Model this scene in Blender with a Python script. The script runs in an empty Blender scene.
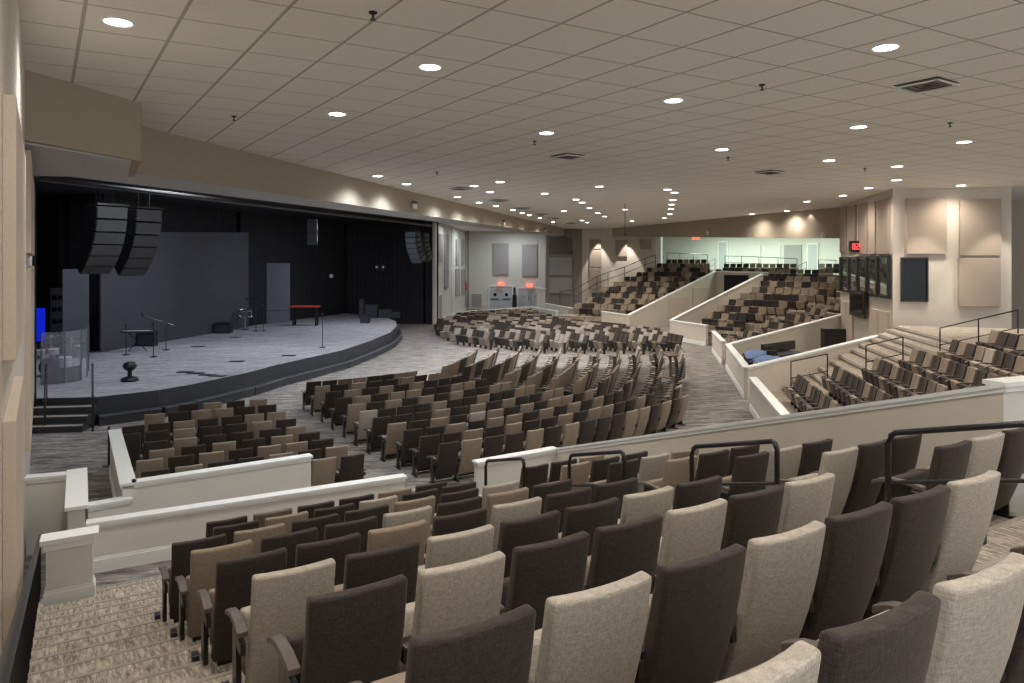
import bpy, bmesh, math, random
from mathutils import Vector, Matrix
R = random.Random(7)
F, HZ, EYE = 710.0, 262.0, 4.9
sc = bpy.context.scene
COL = sc.collection
V = Vector

# ---------------------------------------------------------------- survey helpers
def at(px, py, z):
    d = F * (EYE - z) / (py - HZ)
    return V(((px - 512) * d / F, d, z))
def atd(px, py, d):
    return V(((px - 512) * d / F, d, EYE - (py - HZ) * d / F))
def xz(px, z, d):
    return V(((px - 512) * d / F, d, z))
def scr(p):
    return 512 + F * p[0] / p[1], HZ + F * (EYE - p[2]) / p[1]
def meet(p, d, q, e):
    den = d[0] * e[1] - d[1] * e[0]
    t = ((q[0] - p[0]) * e[1] - (q[1] - p[1]) * e[0]) / den
    return V((p[0] + d[0] * t, p[1] + d[1] * t))

# ---------------------------------------------------------------- materials
def nt(name):
    m = bpy.data.materials.new(name); m.use_nodes = True
    t = m.node_tree; b = t.nodes['Principled BSDF']
    return m, t, b
def mat(name, rgb, rough=0.6, metal=0.0, noise=0.0, scale=8.0, emis=None, es=0.0, spec=0.5):
    m, t, b = nt(name)
    b.inputs['Base Color'].default_value = (*rgb, 1)
    b.inputs['Roughness'].default_value = rough
    b.inputs['Metallic'].default_value = metal
    b.inputs['Specular IOR Level'].default_value = spec
    if noise:
        n = t.nodes.new('ShaderNodeTexNoise'); n.inputs['Scale'].default_value = scale
        g = t.nodes.new('ShaderNodeNewGeometry'); t.links.new(g.outputs['Position'], n.inputs['Vector'])
        mx = t.nodes.new('ShaderNodeMix'); mx.data_type = 'RGBA'
        mx.inputs['A'].default_value = (*[c * (1 - noise) for c in rgb], 1)
        mx.inputs['B'].default_value = (*[min(1, c * (1 + noise)) for c in rgb], 1)
        t.links.new(n.outputs['Fac'], mx.inputs['Factor']); t.links.new(mx.outputs['Result'], b.inputs['Base Color'])
    if emis:
        b.inputs['Emission Color'].default_value = (*emis, 1); b.inputs['Emission Strength'].default_value = es
    return m
def fabric(name, rgb, var=0.3):
    m, t, b = nt(name)
    b.inputs['Roughness'].default_value = 0.92
    b.inputs['Sheen Weight'].default_value = 0.15
    b.inputs['Sheen Tint'].default_value = (0.9, 0.8, 0.7, 1)
    b.inputs['Specular IOR Level'].default_value = 0.2
    tc = t.nodes.new('ShaderNodeTexCoord')
    mp = t.nodes.new('ShaderNodeMapping'); mp.inputs['Scale'].default_value = (210, 210, 26)
    mp2 = t.nodes.new('ShaderNodeMapping'); mp2.inputs['Scale'].default_value = (26, 26, 210)
    n1 = t.nodes.new('ShaderNodeTexNoise'); n1.inputs['Scale'].default_value = 1.0; n1.inputs['Detail'].default_value = 1
    n2 = t.nodes.new('ShaderNodeTexNoise'); n2.inputs['Scale'].default_value = 1.0; n2.inputs['Detail'].default_value = 1
    ad = t.nodes.new('ShaderNodeMath'); ad.operation = 'ADD'
    rg = t.nodes.new('ShaderNodeMapRange'); rg.inputs['From Min'].default_value = 0.7; rg.inputs['From Max'].default_value = 1.3
    mx = t.nodes.new('ShaderNodeMix'); mx.data_type = 'RGBA'
    mx.inputs['A'].default_value = (*[c * (1 - var) for c in rgb], 1)
    mx.inputs['B'].default_value = (*[min(1, c * (1 + var)) for c in rgb], 1)
    L = t.links.new
    L(tc.outputs['Object'], mp.inputs['Vector']); L(tc.outputs['Object'], mp2.inputs['Vector'])
    L(mp.outputs[0], n1.inputs['Vector']); L(mp2.outputs[0], n2.inputs['Vector'])
    L(n1.outputs['Fac'], ad.inputs[0]); L(n2.outputs['Fac'], ad.inputs[1]); L(ad.outputs[0], rg.inputs['Value'])
    L(rg.outputs[0], mx.inputs['Factor']); L(mx.outputs['Result'], b.inputs['Base Color'])
    bp = t.nodes.new('ShaderNodeBump'); bp.inputs['Strength'].default_value = 0.25; bp.inputs['Distance'].default_value = 0.002
    L(rg.outputs[0], bp.inputs['Height']); L(bp.outputs[0], b.inputs['Normal'])
    return m
def carpet(name, a, c, ang=0.0, s=(0.9, 9.0), mix=None):
    m, t, b = nt(name)
    b.inputs['Roughness'].default_value = 0.95; b.inputs['Specular IOR Level'].default_value = 0.1
    L = t.links.new
    g = t.nodes.new('ShaderNodeNewGeometry')
    mp = t.nodes.new('ShaderNodeMapping'); mp.vector_type = 'TEXTURE'; mp.inputs['Rotation'].default_value = (0, 0, ang); mp.inputs['Scale'].default_value = (1 / s[0], 1 / s[1], 1)
    n = t.nodes.new('ShaderNodeTexNoise'); n.inputs['Scale'].default_value = 1.6; n.inputs['Detail'].default_value = 5; n.inputs['Roughness'].default_value = 0.65
    n3 = t.nodes.new('ShaderNodeTexNoise'); n3.inputs['Scale'].default_value = 3.5; n3.inputs['Detail'].default_value = 3
    rg = t.nodes.new('ShaderNodeMapRange'); rg.inputs['From Min'].default_value = 0.36; rg.inputs['From Max'].default_value = 0.64
    mx = t.nodes.new('ShaderNodeMix'); mx.data_type = 'RGBA'
    mx.inputs['A'].default_value = (*a, 1); mx.inputs['B'].default_value = (*c, 1)
    L(g.outputs['Position'], mp.inputs['Vector']); L(mp.outputs[0], n.inputs['Vector']); L(n.outputs['Fac'], rg.inputs['Value'])
    L(rg.outputs[0], mx.inputs['Factor'])
    mp3 = t.nodes.new('ShaderNodeMapping'); mp3.vector_type = 'TEXTURE'; mp3.inputs['Rotation'].default_value = (0, 0, ang); mp3.inputs['Scale'].default_value = (1 / (s[0] * 2.5), 1 / (s[1] * 3), 1)
    L(g.outputs['Position'], mp3.inputs['Vector']); L(mp3.outputs[0], n3.inputs['Vector'])
    m2 = t.nodes.new('ShaderNodeMix'); m2.data_type = 'RGBA'; m2.blend_type = 'MULTIPLY'; m2.inputs['Factor'].default_value = 0.6
    r2 = t.nodes.new('ShaderNodeMapRange'); r2.inputs['From Min'].default_value = 0.35; r2.inputs['From Max'].default_value = 0.65; r2.inputs['To Min'].default_value = 0.45; r2.inputs['To Max'].default_value = 1.25
    L(n3.outputs['Fac'], r2.inputs['Value']); L(mx.outputs['Result'], m2.inputs['A']); L(r2.outputs[0], m2.inputs['B'])
    L(m2.outputs['Result'], b.inputs['Base Color'])
    return m
def ceiling_mat():
    m, t, b = nt('ceiling_tile')
    b.inputs['Roughness'].default_value = 0.9
    L = t.links.new
    g = t.nodes.new('ShaderNodeNewGeometry')
    H = 3.2
    def lines(vec, off, mod, w):
        dt = t.nodes.new('ShaderNodeVectorMath'); dt.operation = 'DOT_PRODUCT'; dt.inputs[1].default_value = (vec[0] / mod, vec[1] / mod, 0)
        L(g.outputs['Position'], dt.inputs[0])
        su = t.nodes.new('ShaderNodeMath'); su.operation = 'SUBTRACT'; su.inputs[1].default_value = off / mod - 200.5
        L(dt.outputs['Value'], su.inputs[0])
        fr = t.nodes.new('ShaderNodeMath'); fr.operation = 'FRACT'; L(su.outputs[0], fr.inputs[0])
        s2 = t.nodes.new('ShaderNodeMath'); s2.operation = 'SUBTRACT'; s2.inputs[1].default_value = 0.5; L(fr.outputs[0], s2.inputs[0])
        ab = t.nodes.new('ShaderNodeMath'); ab.operation = 'ABSOLUTE'; L(s2.outputs[0], ab.inputs[0])
        lt = t.nodes.new('ShaderNodeMath'); lt.operation = 'LESS_THAN'; lt.inputs[1].default_value = w; L(ab.outputs[0], lt.inputs[0])
        return lt
    A = (-0.552, 0.834); B = (0.834, 0.552)
    k = 0.075
    l1 = lines(B, 1.145 * H, 0.335 * H, 0.022)
    l2 = lines((A[0] + k * B[0], A[1] + k * B[1]), (2.775 + k * 1.15) * H, 0.357 * H, 0.014)
    mxx = t.nodes.new('ShaderNodeMath'); mxx.operation = 'MAXIMUM'; L(l1.outputs[0], mxx.inputs[0]); L(l2.outputs[0], mxx.inputs[1])
    n = t.nodes.new('ShaderNodeTexNoise'); n.inputs['Scale'].default_value = 22; n.inputs['Detail'].default_value = 4; L(g.outputs['Position'], n.inputs['Vector'])
    mz = t.nodes.new('ShaderNodeMix'); mz.data_type = 'RGBA'
    mz.inputs['A'].default_value = (0.82, 0.78, 0.70, 1); mz.inputs['B'].default_value = (0.92, 0.88, 0.80, 1)
    L(n.outputs['Fac'], mz.inputs['Factor'])
    m2 = t.nodes.new('ShaderNodeMix'); m2.data_type = 'RGBA'
    m2.inputs['B'].default_value = (0.40, 0.36, 0.31, 1)
    L(mz.outputs['Result'], m2.inputs['A'])
    sc_ = t.nodes.new('ShaderNodeMath'); sc_.operation = 'MULTIPLY'; sc_.inputs[1].default_value = 0.85; L(mxx.outputs[0], sc_.inputs[0])
    L(sc_.outputs[0], m2.inputs['Factor']); L(m2.outputs['Result'], b.inputs['Base Color'])
    bp = t.nodes.new('ShaderNodeBump'); bp.inputs['Strength'].default_value = 0.3; bp.inputs['Distance'].default_value = 0.01
    L(n.outputs['Fac'], bp.inputs['Height']); L(bp.outputs[0], b.inputs['Normal'])
    return m

M = {}
M['ceil'] = ceiling_mat()
M['wall'] = mat('beige_wall_paint', (0.64, 0.58, 0.50), 0.85, noise=0.05, scale=3)
M['wallL'] = mat('pale_wall_paint', (0.68, 0.67, 0.62), 0.85, noise=0.04, scale=3)
M['white'] = mat('white_trim_paint', (0.82, 0.83, 0.80), 0.5, noise=0.03, scale=5)
M['soffit'] = mat('tan_soffit_paint', (0.40, 0.34, 0.26), 0.85, noise=0.04, scale=3)
M['under'] = mat('grey_soffit_underside', (0.55, 0.54, 0.52), 0.85, noise=0.04)
M['black'] = mat('black_drape', (0.014, 0.014, 0.017), 0.8, noise=0.3, scale=2)
M['screen'] = mat('charcoal_backdrop', (0.062, 0.062, 0.072), 0.75, noise=0.15, scale=1)
M['grille'] = mat('grille_cloth', (0.05, 0.05, 0.053), 0.7, noise=.2, scale=40)
M['greyp'] = mat('slate_flat_panel', (0.14, 0.147, 0.165), 0.7, noise=0.1, scale=1)
M['stagef'] = carpet('stage_deck', (0.27, 0.26, 0.265), (0.42, 0.405, 0.41), 0.25, (0.5, 2.2))
M['stagefront'] = mat('black_stage_front', (0.035, 0.037, 0.045), 0.6, noise=0.25, scale=2)
M['carpet'] = carpet('main_floor_carpet', (0.12, 0.11, 0.103), (0.38, 0.35, 0.325), 0.12, (0.7, 3.2))
M['carpetN'] = carpet('stair_carpet', (0.20, 0.165, 0.13), (0.56, 0.49, 0.41), 2.155, (4.5, 22))
M['nosing'] = mat('stair_nosing', (0.30, 0.26, 0.22), 0.6)
M['wnosing'] = mat('pale_riser', (0.62, 0.58, 0.52), 0.6)
M['metal'] = mat('black_powder_metal', (0.012, 0.012, 0.013), 0.35, noise=0.1)
M['arm'] = mat('dark_wood_arm', (0.115, 0.09, 0.08), 0.4, noise=0.3, scale=30)
M['panel'] = mat('acoustic_panel_cloth', (0.42, 0.34, 0.275), 0.95, noise=0.08, scale=60)
M['panelG'] = mat('grey_panel_cloth', (0.38, 0.35, 0.35), 0.95, noise=0.08, scale=60)
M['panelD'] = mat('brown_panel_cloth', (0.16, 0.135, 0.12), 0.95, noise=0.08, scale=60)
M['panelL'] = mat('cream_panel_cloth', (0.60, 0.50, 0.40), 0.95, noise=0.1, scale=50)
M['brownwall'] = mat('brown_recess_paint', (0.27, 0.245, 0.215), 0.85)
M['glass'] = mat('dark_booth_glass', (0.008, 0.009, 0.011), 0.12, spec=0.3)
M['clear'] = None
M['door'] = mat('grey_door_paint', (0.50, 0.52, 0.54), 0.5)
M['red'] = mat('red_upholstery', (0.55, 0.05, 0.04), 0.6)
M['redpaint'] = mat('red_gloss_paint', (0.6, 0.03, 0.02), 0.3)
M['chrome'] = mat('chrome', (0.6, 0.6, 0.6), 0.2, 1.0)
M['brass'] = mat('cymbal_bronze', (0.65, 0.50, 0.30), 0.25, 1.0)
M['blue'] = mat('blue_cloth', (0.13, 0.20, 0.38), 0.8, noise=0.3, scale=8)
M['wood'] = mat('dark_lectern_wood', (0.10, 0.05, 0.03), 0.5, noise=0.3, scale=20)
M['lens'] = mat('downlight_lens', (1, 1, 1), 0.5, emis=(1, 0.93, 0.86), es=14)
M['exit'] = mat('exit_sign_lit', (0.9, 0.2, 0.1), 0.5, emis=(1, 0.14, 0.07), es=1.3)
M['led'] = mat('red_display_digits', (0.9, 0.05, 0.05), 0.5, emis=(1, 0.04, 0.05), es=2.5)
M['bluelit'] = mat('blue_lit_panel', (0.02, 0.04, 0.6), 0.5, emis=(0.0, 0.02, 1), es=0.3)
M['dkseat'] = fabric('dark_brown_fabric', (0.040, 0.032, 0.028), 0.4)
M['tanseat'] = fabric('tan_fabric', (0.275, 0.218, 0.165), 0.22)
M['ltseat'] = fabric('pale_grey_beige_fabric', (0.40, 0.355, 0.30), 0.24)
M['mdseat'] = fabric('taupe_fabric', (0.16, 0.125, 0.10), 0.28)
m, t, b = nt('clear_acrylic')
b.inputs['Base Color'].default_value = (0.85, 0.88, 0.95, 1); b.inputs['Roughness'].default_value = 0.05
b.inputs['Alpha'].default_value = 0.13
M['clear'] = m

# ---------------------------------------------------------------- mesh builder
class MB:
    def __init__(s): s.v = []; s.f = []; s.mi = []
    def add(s, vs, fs, mi=0):
        n = len(s.v); s.v += [tuple(p) for p in vs]; s.f += [tuple(i + n for i in f) for f in fs]; s.mi += [mi] * len(fs)
        return s
    def box(s, c, size, mtx=None, mi=0):
        x, y, z = [k / 2 for k in size]
        vs = [V((i * x, j * y, k * z)) for i in (-1, 1) for j in (-1, 1) for k in (-1, 1)]
        vs = [(mtx @ p if mtx else p) + V(c) for p in vs]
        return s.add(vs, [(0, 1, 3, 2), (4, 6, 7, 5), (0, 4, 5, 1), (2, 3, 7, 6), (0, 2, 6, 4), (1, 5, 7, 3)], mi)
    def prism(s, poly, z0, z1, mi=0):
        n = len(poly)
        a0 = z0 if isinstance(z0, (list, tuple)) else [z0] * n
        a1 = z1 if isinstance(z1, (list, tuple)) else [z1] * n
        ar = sum(poly[i][0] * poly[(i + 1) % n][1] - poly[(i + 1) % n][0] * poly[i][1] for i in range(n))
        idx = list(range(n)) if ar > 0 else list(range(n))[::-1]
        vs = [(poly[i][0], poly[i][1], a0[i]) for i in idx] + [(poly[i][0], poly[i][1], a1[i]) for i in idx]
        fs = [tuple(range(n))[::-1], tuple(range(n, 2 * n))] + [(i, (i + 1) % n, n + (i + 1) % n, n + i) for i in range(n)]
        return s.add(vs, fs, mi)
    def tube(s, pts, r, n=8, mi=0):
        pts = [V(p) for p in pts]; m = len(pts); base = len(s.v)
        for i, p in enumerate(pts):
            d = (pts[min(i + 1, m - 1)] - pts[max(i - 1, 0)]).normalized()
            a = d.cross(V((0, 0, 1)))
            if a.length < 0.05: a = d.cross(V((1, 0, 0)))
            a.normalize(); b_ = d.cross(a)
            rr = r[i] if isinstance(r, (list, tuple)) else r
            for k in range(n):
                th = 2 * math.pi * k / n
                s.v.append(tuple(p + a * math.cos(th) * rr + b_ * math.sin(th) * rr))
        for i in range(m - 1):
            for k in range(n):
                s.f.append((base + i * n + k, base + i * n + (k + 1) % n, base + (i + 1) * n + (k + 1) % n, base + (i + 1) * n + k)); s.mi.append(mi)
        s.f.append(tuple(base + k for k in range(n))[::-1]); s.f.append(tuple(base + (m - 1) * n + k for k in range(n))); s.mi += [mi, mi]
        return s
    def lathe(s, c, prof, n=16, mtx=None, mi=0):
        base = len(s.v); c = V(c)
        for (r, z) in prof:
            for k in range(n):
                th = 2 * math.pi * k / n
                p = V((r * math.cos(th), r * math.sin(th), z))
                s.v.append(tuple((mtx @ p if mtx else p) + c))
        m = len(prof)
        for i in range(m - 1):
            for k in range(n):
                s.f.append((base + i * n + k, base + i * n + (k + 1) % n, base + (i + 1) * n + (k + 1) % n, base + (i + 1) * n + k)); s.mi.append(mi)
        s.f.append(tuple(base + k for k in range(n))[::-1]); s.f.append(tuple(base + (m - 1) * n + k for k in range(n))); s.mi += [mi, mi]
        return s
    def mesh(s, name, mats, smooth=False, bevel=0.0):
        me = bpy.data.meshes.new(name); me.from_pydata(s.v, [], s.f)
        for m_ in (mats if isinstance(mats, (list, tuple)) else [mats]): me.materials.append(m_)
        me.polygons.foreach_set('material_index', s.mi)
        if bevel or smooth:
            bm = bmesh.new(); bm.from_mesh(me)
            if bevel:
                bm.normal_update()
                es = [e for e in bm.edges if len(e.link_faces) == 2 and e.calc_face_angle(0) > 0.9]
                bmesh.ops.bevel(bm, geom=es, offset=bevel, segments=3, affect='EDGES', profile=0.6, clamp_overlap=True)
            if smooth:
                for f in bm.faces: f.smooth = True
            bm.to_mesh(me); bm.free()
        me.update()
        return me
    def obj(s, name, mats, parent=None, smooth=False, bevel=0.0):
        return link(name, s.mesh(name, mats, smooth, bevel), parent)

def link(name, data, parent=None):
    o = bpy.data.objects.new(name, data); COL.objects.link(o)
    if parent is not None: o.parent = parent
    return o
def empty(name, label, cat, loc, rz=0.0, group=None):
    o = bpy.data.objects.new(name, None); COL.objects.link(o)
    o.location = loc; o.rotation_euler = (0, 0, rz); o.empty_display_size = 0.1
    return tag(o, label, cat, group)
def tag(o, label, cat, group=None):
    o['label'] = label; o['category'] = cat
    if group: o['group'] = group
    return o
def struct(o):
    o['kind'] = 'structure'; return o
def rz(a): return Matrix.Rotation(a, 3, 'Z')
cnt = {}
def tn(base):
    cnt[base] = cnt.get(base, 0) + 1
    return '%s_%d' % (base, cnt[base])

# thick wall along a plan segment, thickness to the right of p->q (t>0)
def seg_poly(p, q, t0, t1):
    d = V((q[0] - p[0], q[1] - p[1])).normalized(); n = V((d.y, -d.x))
    return [(p[0] + n.x * t0, p[1] + n.y * t0), (q[0] + n.x * t0, q[1] + n.y * t0), (q[0] + n.x * t1, q[1] + n.y * t1), (p[0] + n.x * t1, p[1] + n.y * t1)]
def wall(name, p, q, zb, zp, zq, t=0.14, m='wall', cap=True, base=False, capname=None):
    c = 0.045 if cap else 0
    struct(MB().prism(seg_poly(p, q, 0, t), zb, [zp - c, zq - c, zq - c, zp - c]).obj(name, M[m]))
    if cap:
        d = V((q[0] - p[0], q[1] - p[1])).normalized() * 0.03
        sg = 1 if t > 0 else -1
        mb = MB().prism(seg_poly((p[0] - d.x, p[1] - d.y), (q[0] + d.x, q[1] + d.y), -0.04 * sg, t + 0.04 * sg), [zp - .045, zq - .045, zq - .045, zp - .045], [zp, zq, zq, zp])
        mb.prism(seg_poly(p, q, -0.02 * sg, t + 0.02 * sg), [zp - .10, zq - .10, zq - .10, zp - .10], [zp - .045, zq - .045, zq - .045, zp - .045])
        struct(mb.obj(tn('trim'), M['white']))
    if base:
        b0 = zb if isinstance(zb, (int, float)) else zb[0]
        sg = 1 if t > 0 else -1
        mb = MB().prism(seg_poly(p, q, -0.025 * sg, t + 0.025 * sg), b0, b0 + 0.2).prism(seg_poly(p, q, -0.012 * sg, t + 0.012 * sg), b0 + .2, b0 + .235)
        struct(mb.obj('baseboard_' + name.replace('wall_', ''), M['white']))

# ================================================================ ROOM SHELL
CZ = EYE + 3.2
# main floor
struct(MB().prism([(-30, -4), (34, -4), (34, 96), (-30, 96)], -0.3, 0).obj('floor', M['carpet']))
struct(MB().prism([(-30, -3), (34, -3), (34, 96), (-30, 96)], CZ, CZ + 0.2).obj('ceiling', M['ceil']))
# left wall
def lw(d): return V((-0.29 - 0.662 * d, d))
struct(MB().prism(seg_poly(lw(0.3), lw(20.8), -0.25, 0), 0, CZ).obj('wall_left', M['wall']))
# soffit above the stage opening
def Lp(d): return V((-8.75 + 0.268 * (d - 16.8), d))
La, Lb = Lp(14.0), Lp(68.8)
def zs_(d): return EYE + 2.06 + (2.52 - 2.06) * (d - 14) / 54.8
far_a = V((-10.96, 16.25)); far_b = V((-4.3, 39.8)); far_c = xz(480, 0, 48).xy; far_d = xz(566, 0, 73).xy
LaX = Lp(13.4)
mb = MB()
N = 24
near = [Lp(13.4 + (68.8 - 13.4) * i / N) for i in range(N + 1)]
farp = []
keys = [(0, far_a), (0.45, far_b), (0.6, far_c), (1.0, far_d)]
for i in range(N + 1):
    tt = i / N
    for (a, p), (b_, q) in zip(keys, keys[1:]):
        if a <= tt <= b_:
            farp.append(p.lerp(q, (tt - a) / (b_ - a))); break
for i in range(N):
    p, q, r_, s_ = near[i], near[i + 1], farp[i + 1], farp[i]
    za, zb = zs_(p.y), zs_(q.y)
    mb.prism([p, q, r_, s_], [za, zb, zb, za], CZ, 0)
bmf = mb
me = bmf.mesh('wall_stage_soffit', [M['soffit'], M['under']])
for pl in me.polygons:
    if pl.normal.z < -0.8: pl.material_index = 1
struct(link('wall_stage_soffit', me))
# block at upper left
a_, b_ = V((-8.09, 11.8)), V((-7.47, 14.3))
struct(MB().prism([lw(11.8), b_, (-9.0, 16.9), (-11.2, 16.6)], EYE + 2.03, CZ).obj('wall_soffit_block', M['soffit']))
struct(MB().prism([lw(12.0), (-7.62, 14.2), (-9.1, 16.8), (-11.1, 16.5)], EYE + 2.0, EYE + 2.03).obj('ceiling_block_soffit', M['under']))
# dark track just under the stage header
def up(p, dx, dy): return V((p.x + dx, p.y + dy))
tr = MB().tube([(far_a.x - .2, far_a.y + .5, EYE + 1.98), (far_b.x - .3, far_b.y + .6, EYE + 2.08)], 0.07, 8)
struct(tr.obj(tn('trim'), M['metal']))

# stage back
bd = [V((-18.65, 32.1)), V((-17.0, 44.5)), V((-13.3, 56.7)), V((-6.1, 56.0))]
struct(MB().prism([(-14.4, 20.9), (-14.0, 20.9), (-17.2, 23.6), (-17.6, 23.4)], 0, CZ).obj('wall_stage_left_return', M['black']))
struct(MB().prism([(-17.2, 23.4), (-24.5, 24.5), (-24.5, 24.2), (-17.2, 23.1)], 0, CZ).obj('wall_stage_wing', M['black']))
struct(MB().prism([(-24.5, 24.2), (-24.2, 24.2), (-25.2, 36.0), (-25.5, 36.0)], 0, CZ).obj('wall_stage_side', M['black']))
struct(MB().prism([(-25.5, 36.0), (-19.0, 33.2), (-18.9, 33.5), (-25.5, 36.4)], 0, CZ).obj('wall_stage_back', M['black']))
def drape(name, p, q, z1=None, folds=0.02):
    L_ = (q - p).length; n = max(6, int(L_ / 0.35)); d = (q - p) / L_; nn = V((d.y, -d.x))
    b = MB(); vs = []; fs = []
    for i in range(n * 2 + 1):
        u = L_ * i / (n * 2); off = folds * (1 if i % 2 else -1) * 0.5
        for th in (0, -0.06):
            for z in (0.0, z1 or CZ):
                pt = p + d * u + nn * (off + th); vs.append((pt.x, pt.y, z))
    for i in range(n * 2):
        k = i * 4
        fs += [(k, k + 4, k + 5, k + 1), (k + 2, k + 3, k + 7, k + 6), (k + 1, k + 5, k + 7, k + 3), (k, k + 2, k + 6, k + 4)]
    fs += [(0, 1, 3, 2), (8 * n, 8 * n + 2, 8 * n + 3, 8 * n + 1)]
    b.add(vs, fs)
    return b
struct(MB().prism([(far_a.x, far_a.y + .3), (far_b.x - .4, far_b.y), (-5.6, 55.9), (-13.3, 57.6), (-17.6, 46), (-19.5, 33.8), (-25.8, 36.5), (-25, 24)], CZ - .06, CZ - .01).obj('ceiling_stage', M['black']))
for p_, q_ in ((bd[0] + V((-2.5, 1.2)), bd[1] + V((-.6, .6))), (bd[1] + V((-.6, .6)), bd[2] + V((-.4, .6))), (bd[2] + V((-.4, .6)), V((-5.9, 56.6)))):
    struct(MB().prism(seg_poly(p_, q_, -.2, 0), 0, CZ).obj('wall_stage_rear', M['black']))
# black drapes as separate curtains
dr = []
pts = [bd[0] + V((-1.4, -0.2)), bd[0] + V((-0.1, 0.5))]
tag(drape('c', V((-20.6, 33.0)), V((-18.75, 32.6))).obj('stage_curtain', M['black']), 'narrow black curtain left of the large charcoal backdrop', 'curtain')
tag(drape('c', bd[0] + V((-0.35, 0.3)), bd[1] + V((-0.3, 0.1))).obj('stage_curtain', M['black']), 'wide black curtain hanging behind the large charcoal backdrop', 'curtain')
tag(drape('c', bd[1] + V((-0.2, 0.5)), bd[2] + V((-0.1, 0)), folds=0.02).obj('stage_curtain', M['black']), 'black curtain behind the red-topped bench, in the stage centre', 'curtain')
tag(drape('c', bd[2] + V((0.1, 0.05)), V((-7.0, 56.1)), folds=0.02).obj('stage_curtain', M['black']), 'black curtain at the right end of the stage behind the amplifiers', 'curtain')
tag(drape('c', V((-6.85, 56.0)), V((-6.1, 55.9)), folds=0.02).obj('stage_curtain', M['black']), 'narrow black curtain at the far right edge of the stage opening', 'curtain')
# backdrop (charcoal flat), sloped top
s0, s1 = bd[0] + V((0.05, -0.1)), V((-16.55, 44.4))
tag(MB().prism(seg_poly(s0, s1, 0, 0.08), 0.83, [EYE + 1.36, EYE + 1.85, EYE + 1.85, EYE + 1.36]).obj('stage_backdrop', M['screen']),
    'large charcoal backdrop panel standing across the back of the stage', 'backdrop')
p0, p1 = xz(63, 0, 30.0).xy, xz(89, 0, 30.4).xy
tag(MB().prism(seg_poly(p0, p1, 0, 0.08), 0.83, EYE - 0.3).obj('flat_panel', M['greyp']), 'slate grey upright flat at the left of the stage behind the drum shield', 'panel', )
p0, p1 = xz(263.5, 0, 47.5).xy, xz(290, 0, 48.0).xy
mb = MB().prism(seg_poly(p0, p1, 0, 0.1), 1.65, EYE - 0.08)
o = tag(mb.obj('flat_panel', M['greyp']), 'slate grey upright flat beside the red-topped bench', 'panel')
MB().prism(seg_poly(p0, p1, -0.02, 0.12), 0.83, 1.62).obj('skirt', M['greyp'], o)

# right-hand side wall of stage and door wall
sw = [V((-6.05, 55.8)), V((-4.69, 74.0)), xz(545, 0, 74).xy, xz(582, 0, 68).xy, xz(657, 0, 80).xy]
struct(MB().prism(seg_poly(sw[0], sw[1], -0.2, 0), 0, CZ).obj('wall_right_of_stage', M['wallL']))
struct(MB().prism(seg_poly(sw[1], sw[2], -0.2, 0), 0, CZ).obj('wall_door_side', M['wallL']))
brw = xz(545, 0, 72.0).xy
struct(MB().prism([sw[2], (sw[2].x + .3, sw[2].y), (sw[3].x + .2, sw[3].y + .3), sw[3], xz(546, 0, 69.0).xy], 0, CZ).obj('wall_brown_recess', M['brownwall']))
struct(MB().prism(seg_poly(sw[3], V((13.6, 67.0)), -0.25, 0), 0, CZ).obj('wall_upper_left_terrace', M['wall']))
wq = V((13.6, 67.0))
# pilasters on right-of-stage wall
for px, d0 in ((450.5, 64.0), (468, 73.0)):
    p = xz(px, 0, d0)
    struct(MB().box((p.x, p.y, CZ / 2), (0.18, 0.5, CZ), rz(0.08)).obj(tn('trim'), M['brownwall']))
struct(MB().prism(seg_poly(sw[0], sw[1], 0, 0.05), 0, 0.28).obj('baseboard_right_of_stage', M['white']))

# rear: soffit + back wall
ra, rb = V((9.1, 70.0)), V((19.6, 41.3))
rc = V((34, 2.0))
struct(MB().prism(seg_poly(V((8.9, 70.6)), rb, 0, 0.4), [EYE + 2.55, EYE + 1.37, EYE + 1.37, EYE + 2.55], CZ).obj('wall_rear_soffit', M['soffit']))
back = [V((13.6, 76.0)), V((33.0, 60.0)), V((33.8, 30.0))]
struct(MB().prism(seg_poly(V((9, 86)), back[1], -0.3, 0), 0, CZ).obj('wall_rear', M['wallL']))
struct(MB().prism(seg_poly(back[1], back[2], -0.3, 0), 0, CZ).obj('wall_rear_right', M['wallL']))

# ---------------------------------------------------------------- control booth tower
TC = xz(893, 0, 31.0).xy; TL_ = xz(840.5, 0, 40.0).xy; TR_ = xz(1011.5, 0, 30.5).xy
struct(MB().prism([TL_, TC, TR_, (TR_.x + 1.0, TR_.y + 9), (TL_.x + 4, TL_.y + 3)], 0, CZ).obj('wall_booth', M['wall']))
struct(MB().prism(seg_poly(xz(1000, 0, 39).xy, xz(1100, 0, 36).xy, -0.3, 0), 0, CZ).obj('wall_right_rear', M['wall']))
def on(p, q, px):     # depth and point where the vertical plane p-q is seen at column px
    r = V(((px - 512) / F, 1.0)); h = meet((0, 0), r, p, V((q[0] - p[0], q[1] - p[1]))); return h
def face_box(mb, p, q, px0, py0, px1, py1, t, inset=0.0, mi=0, level=True):
    a = on(p, q, px0); c = on(p, q, px1)
    zt = [EYE - (py0 - HZ) * a.y / F] * 2; zb = [EYE - (py1 - HZ) * a.y / F] * 2
    if level is False: pass
    mb.prism(seg_poly(a, c, inset, inset + t), zb[0], zt[0], mi)
    return a, c, zb[0], zt[0]
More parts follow.
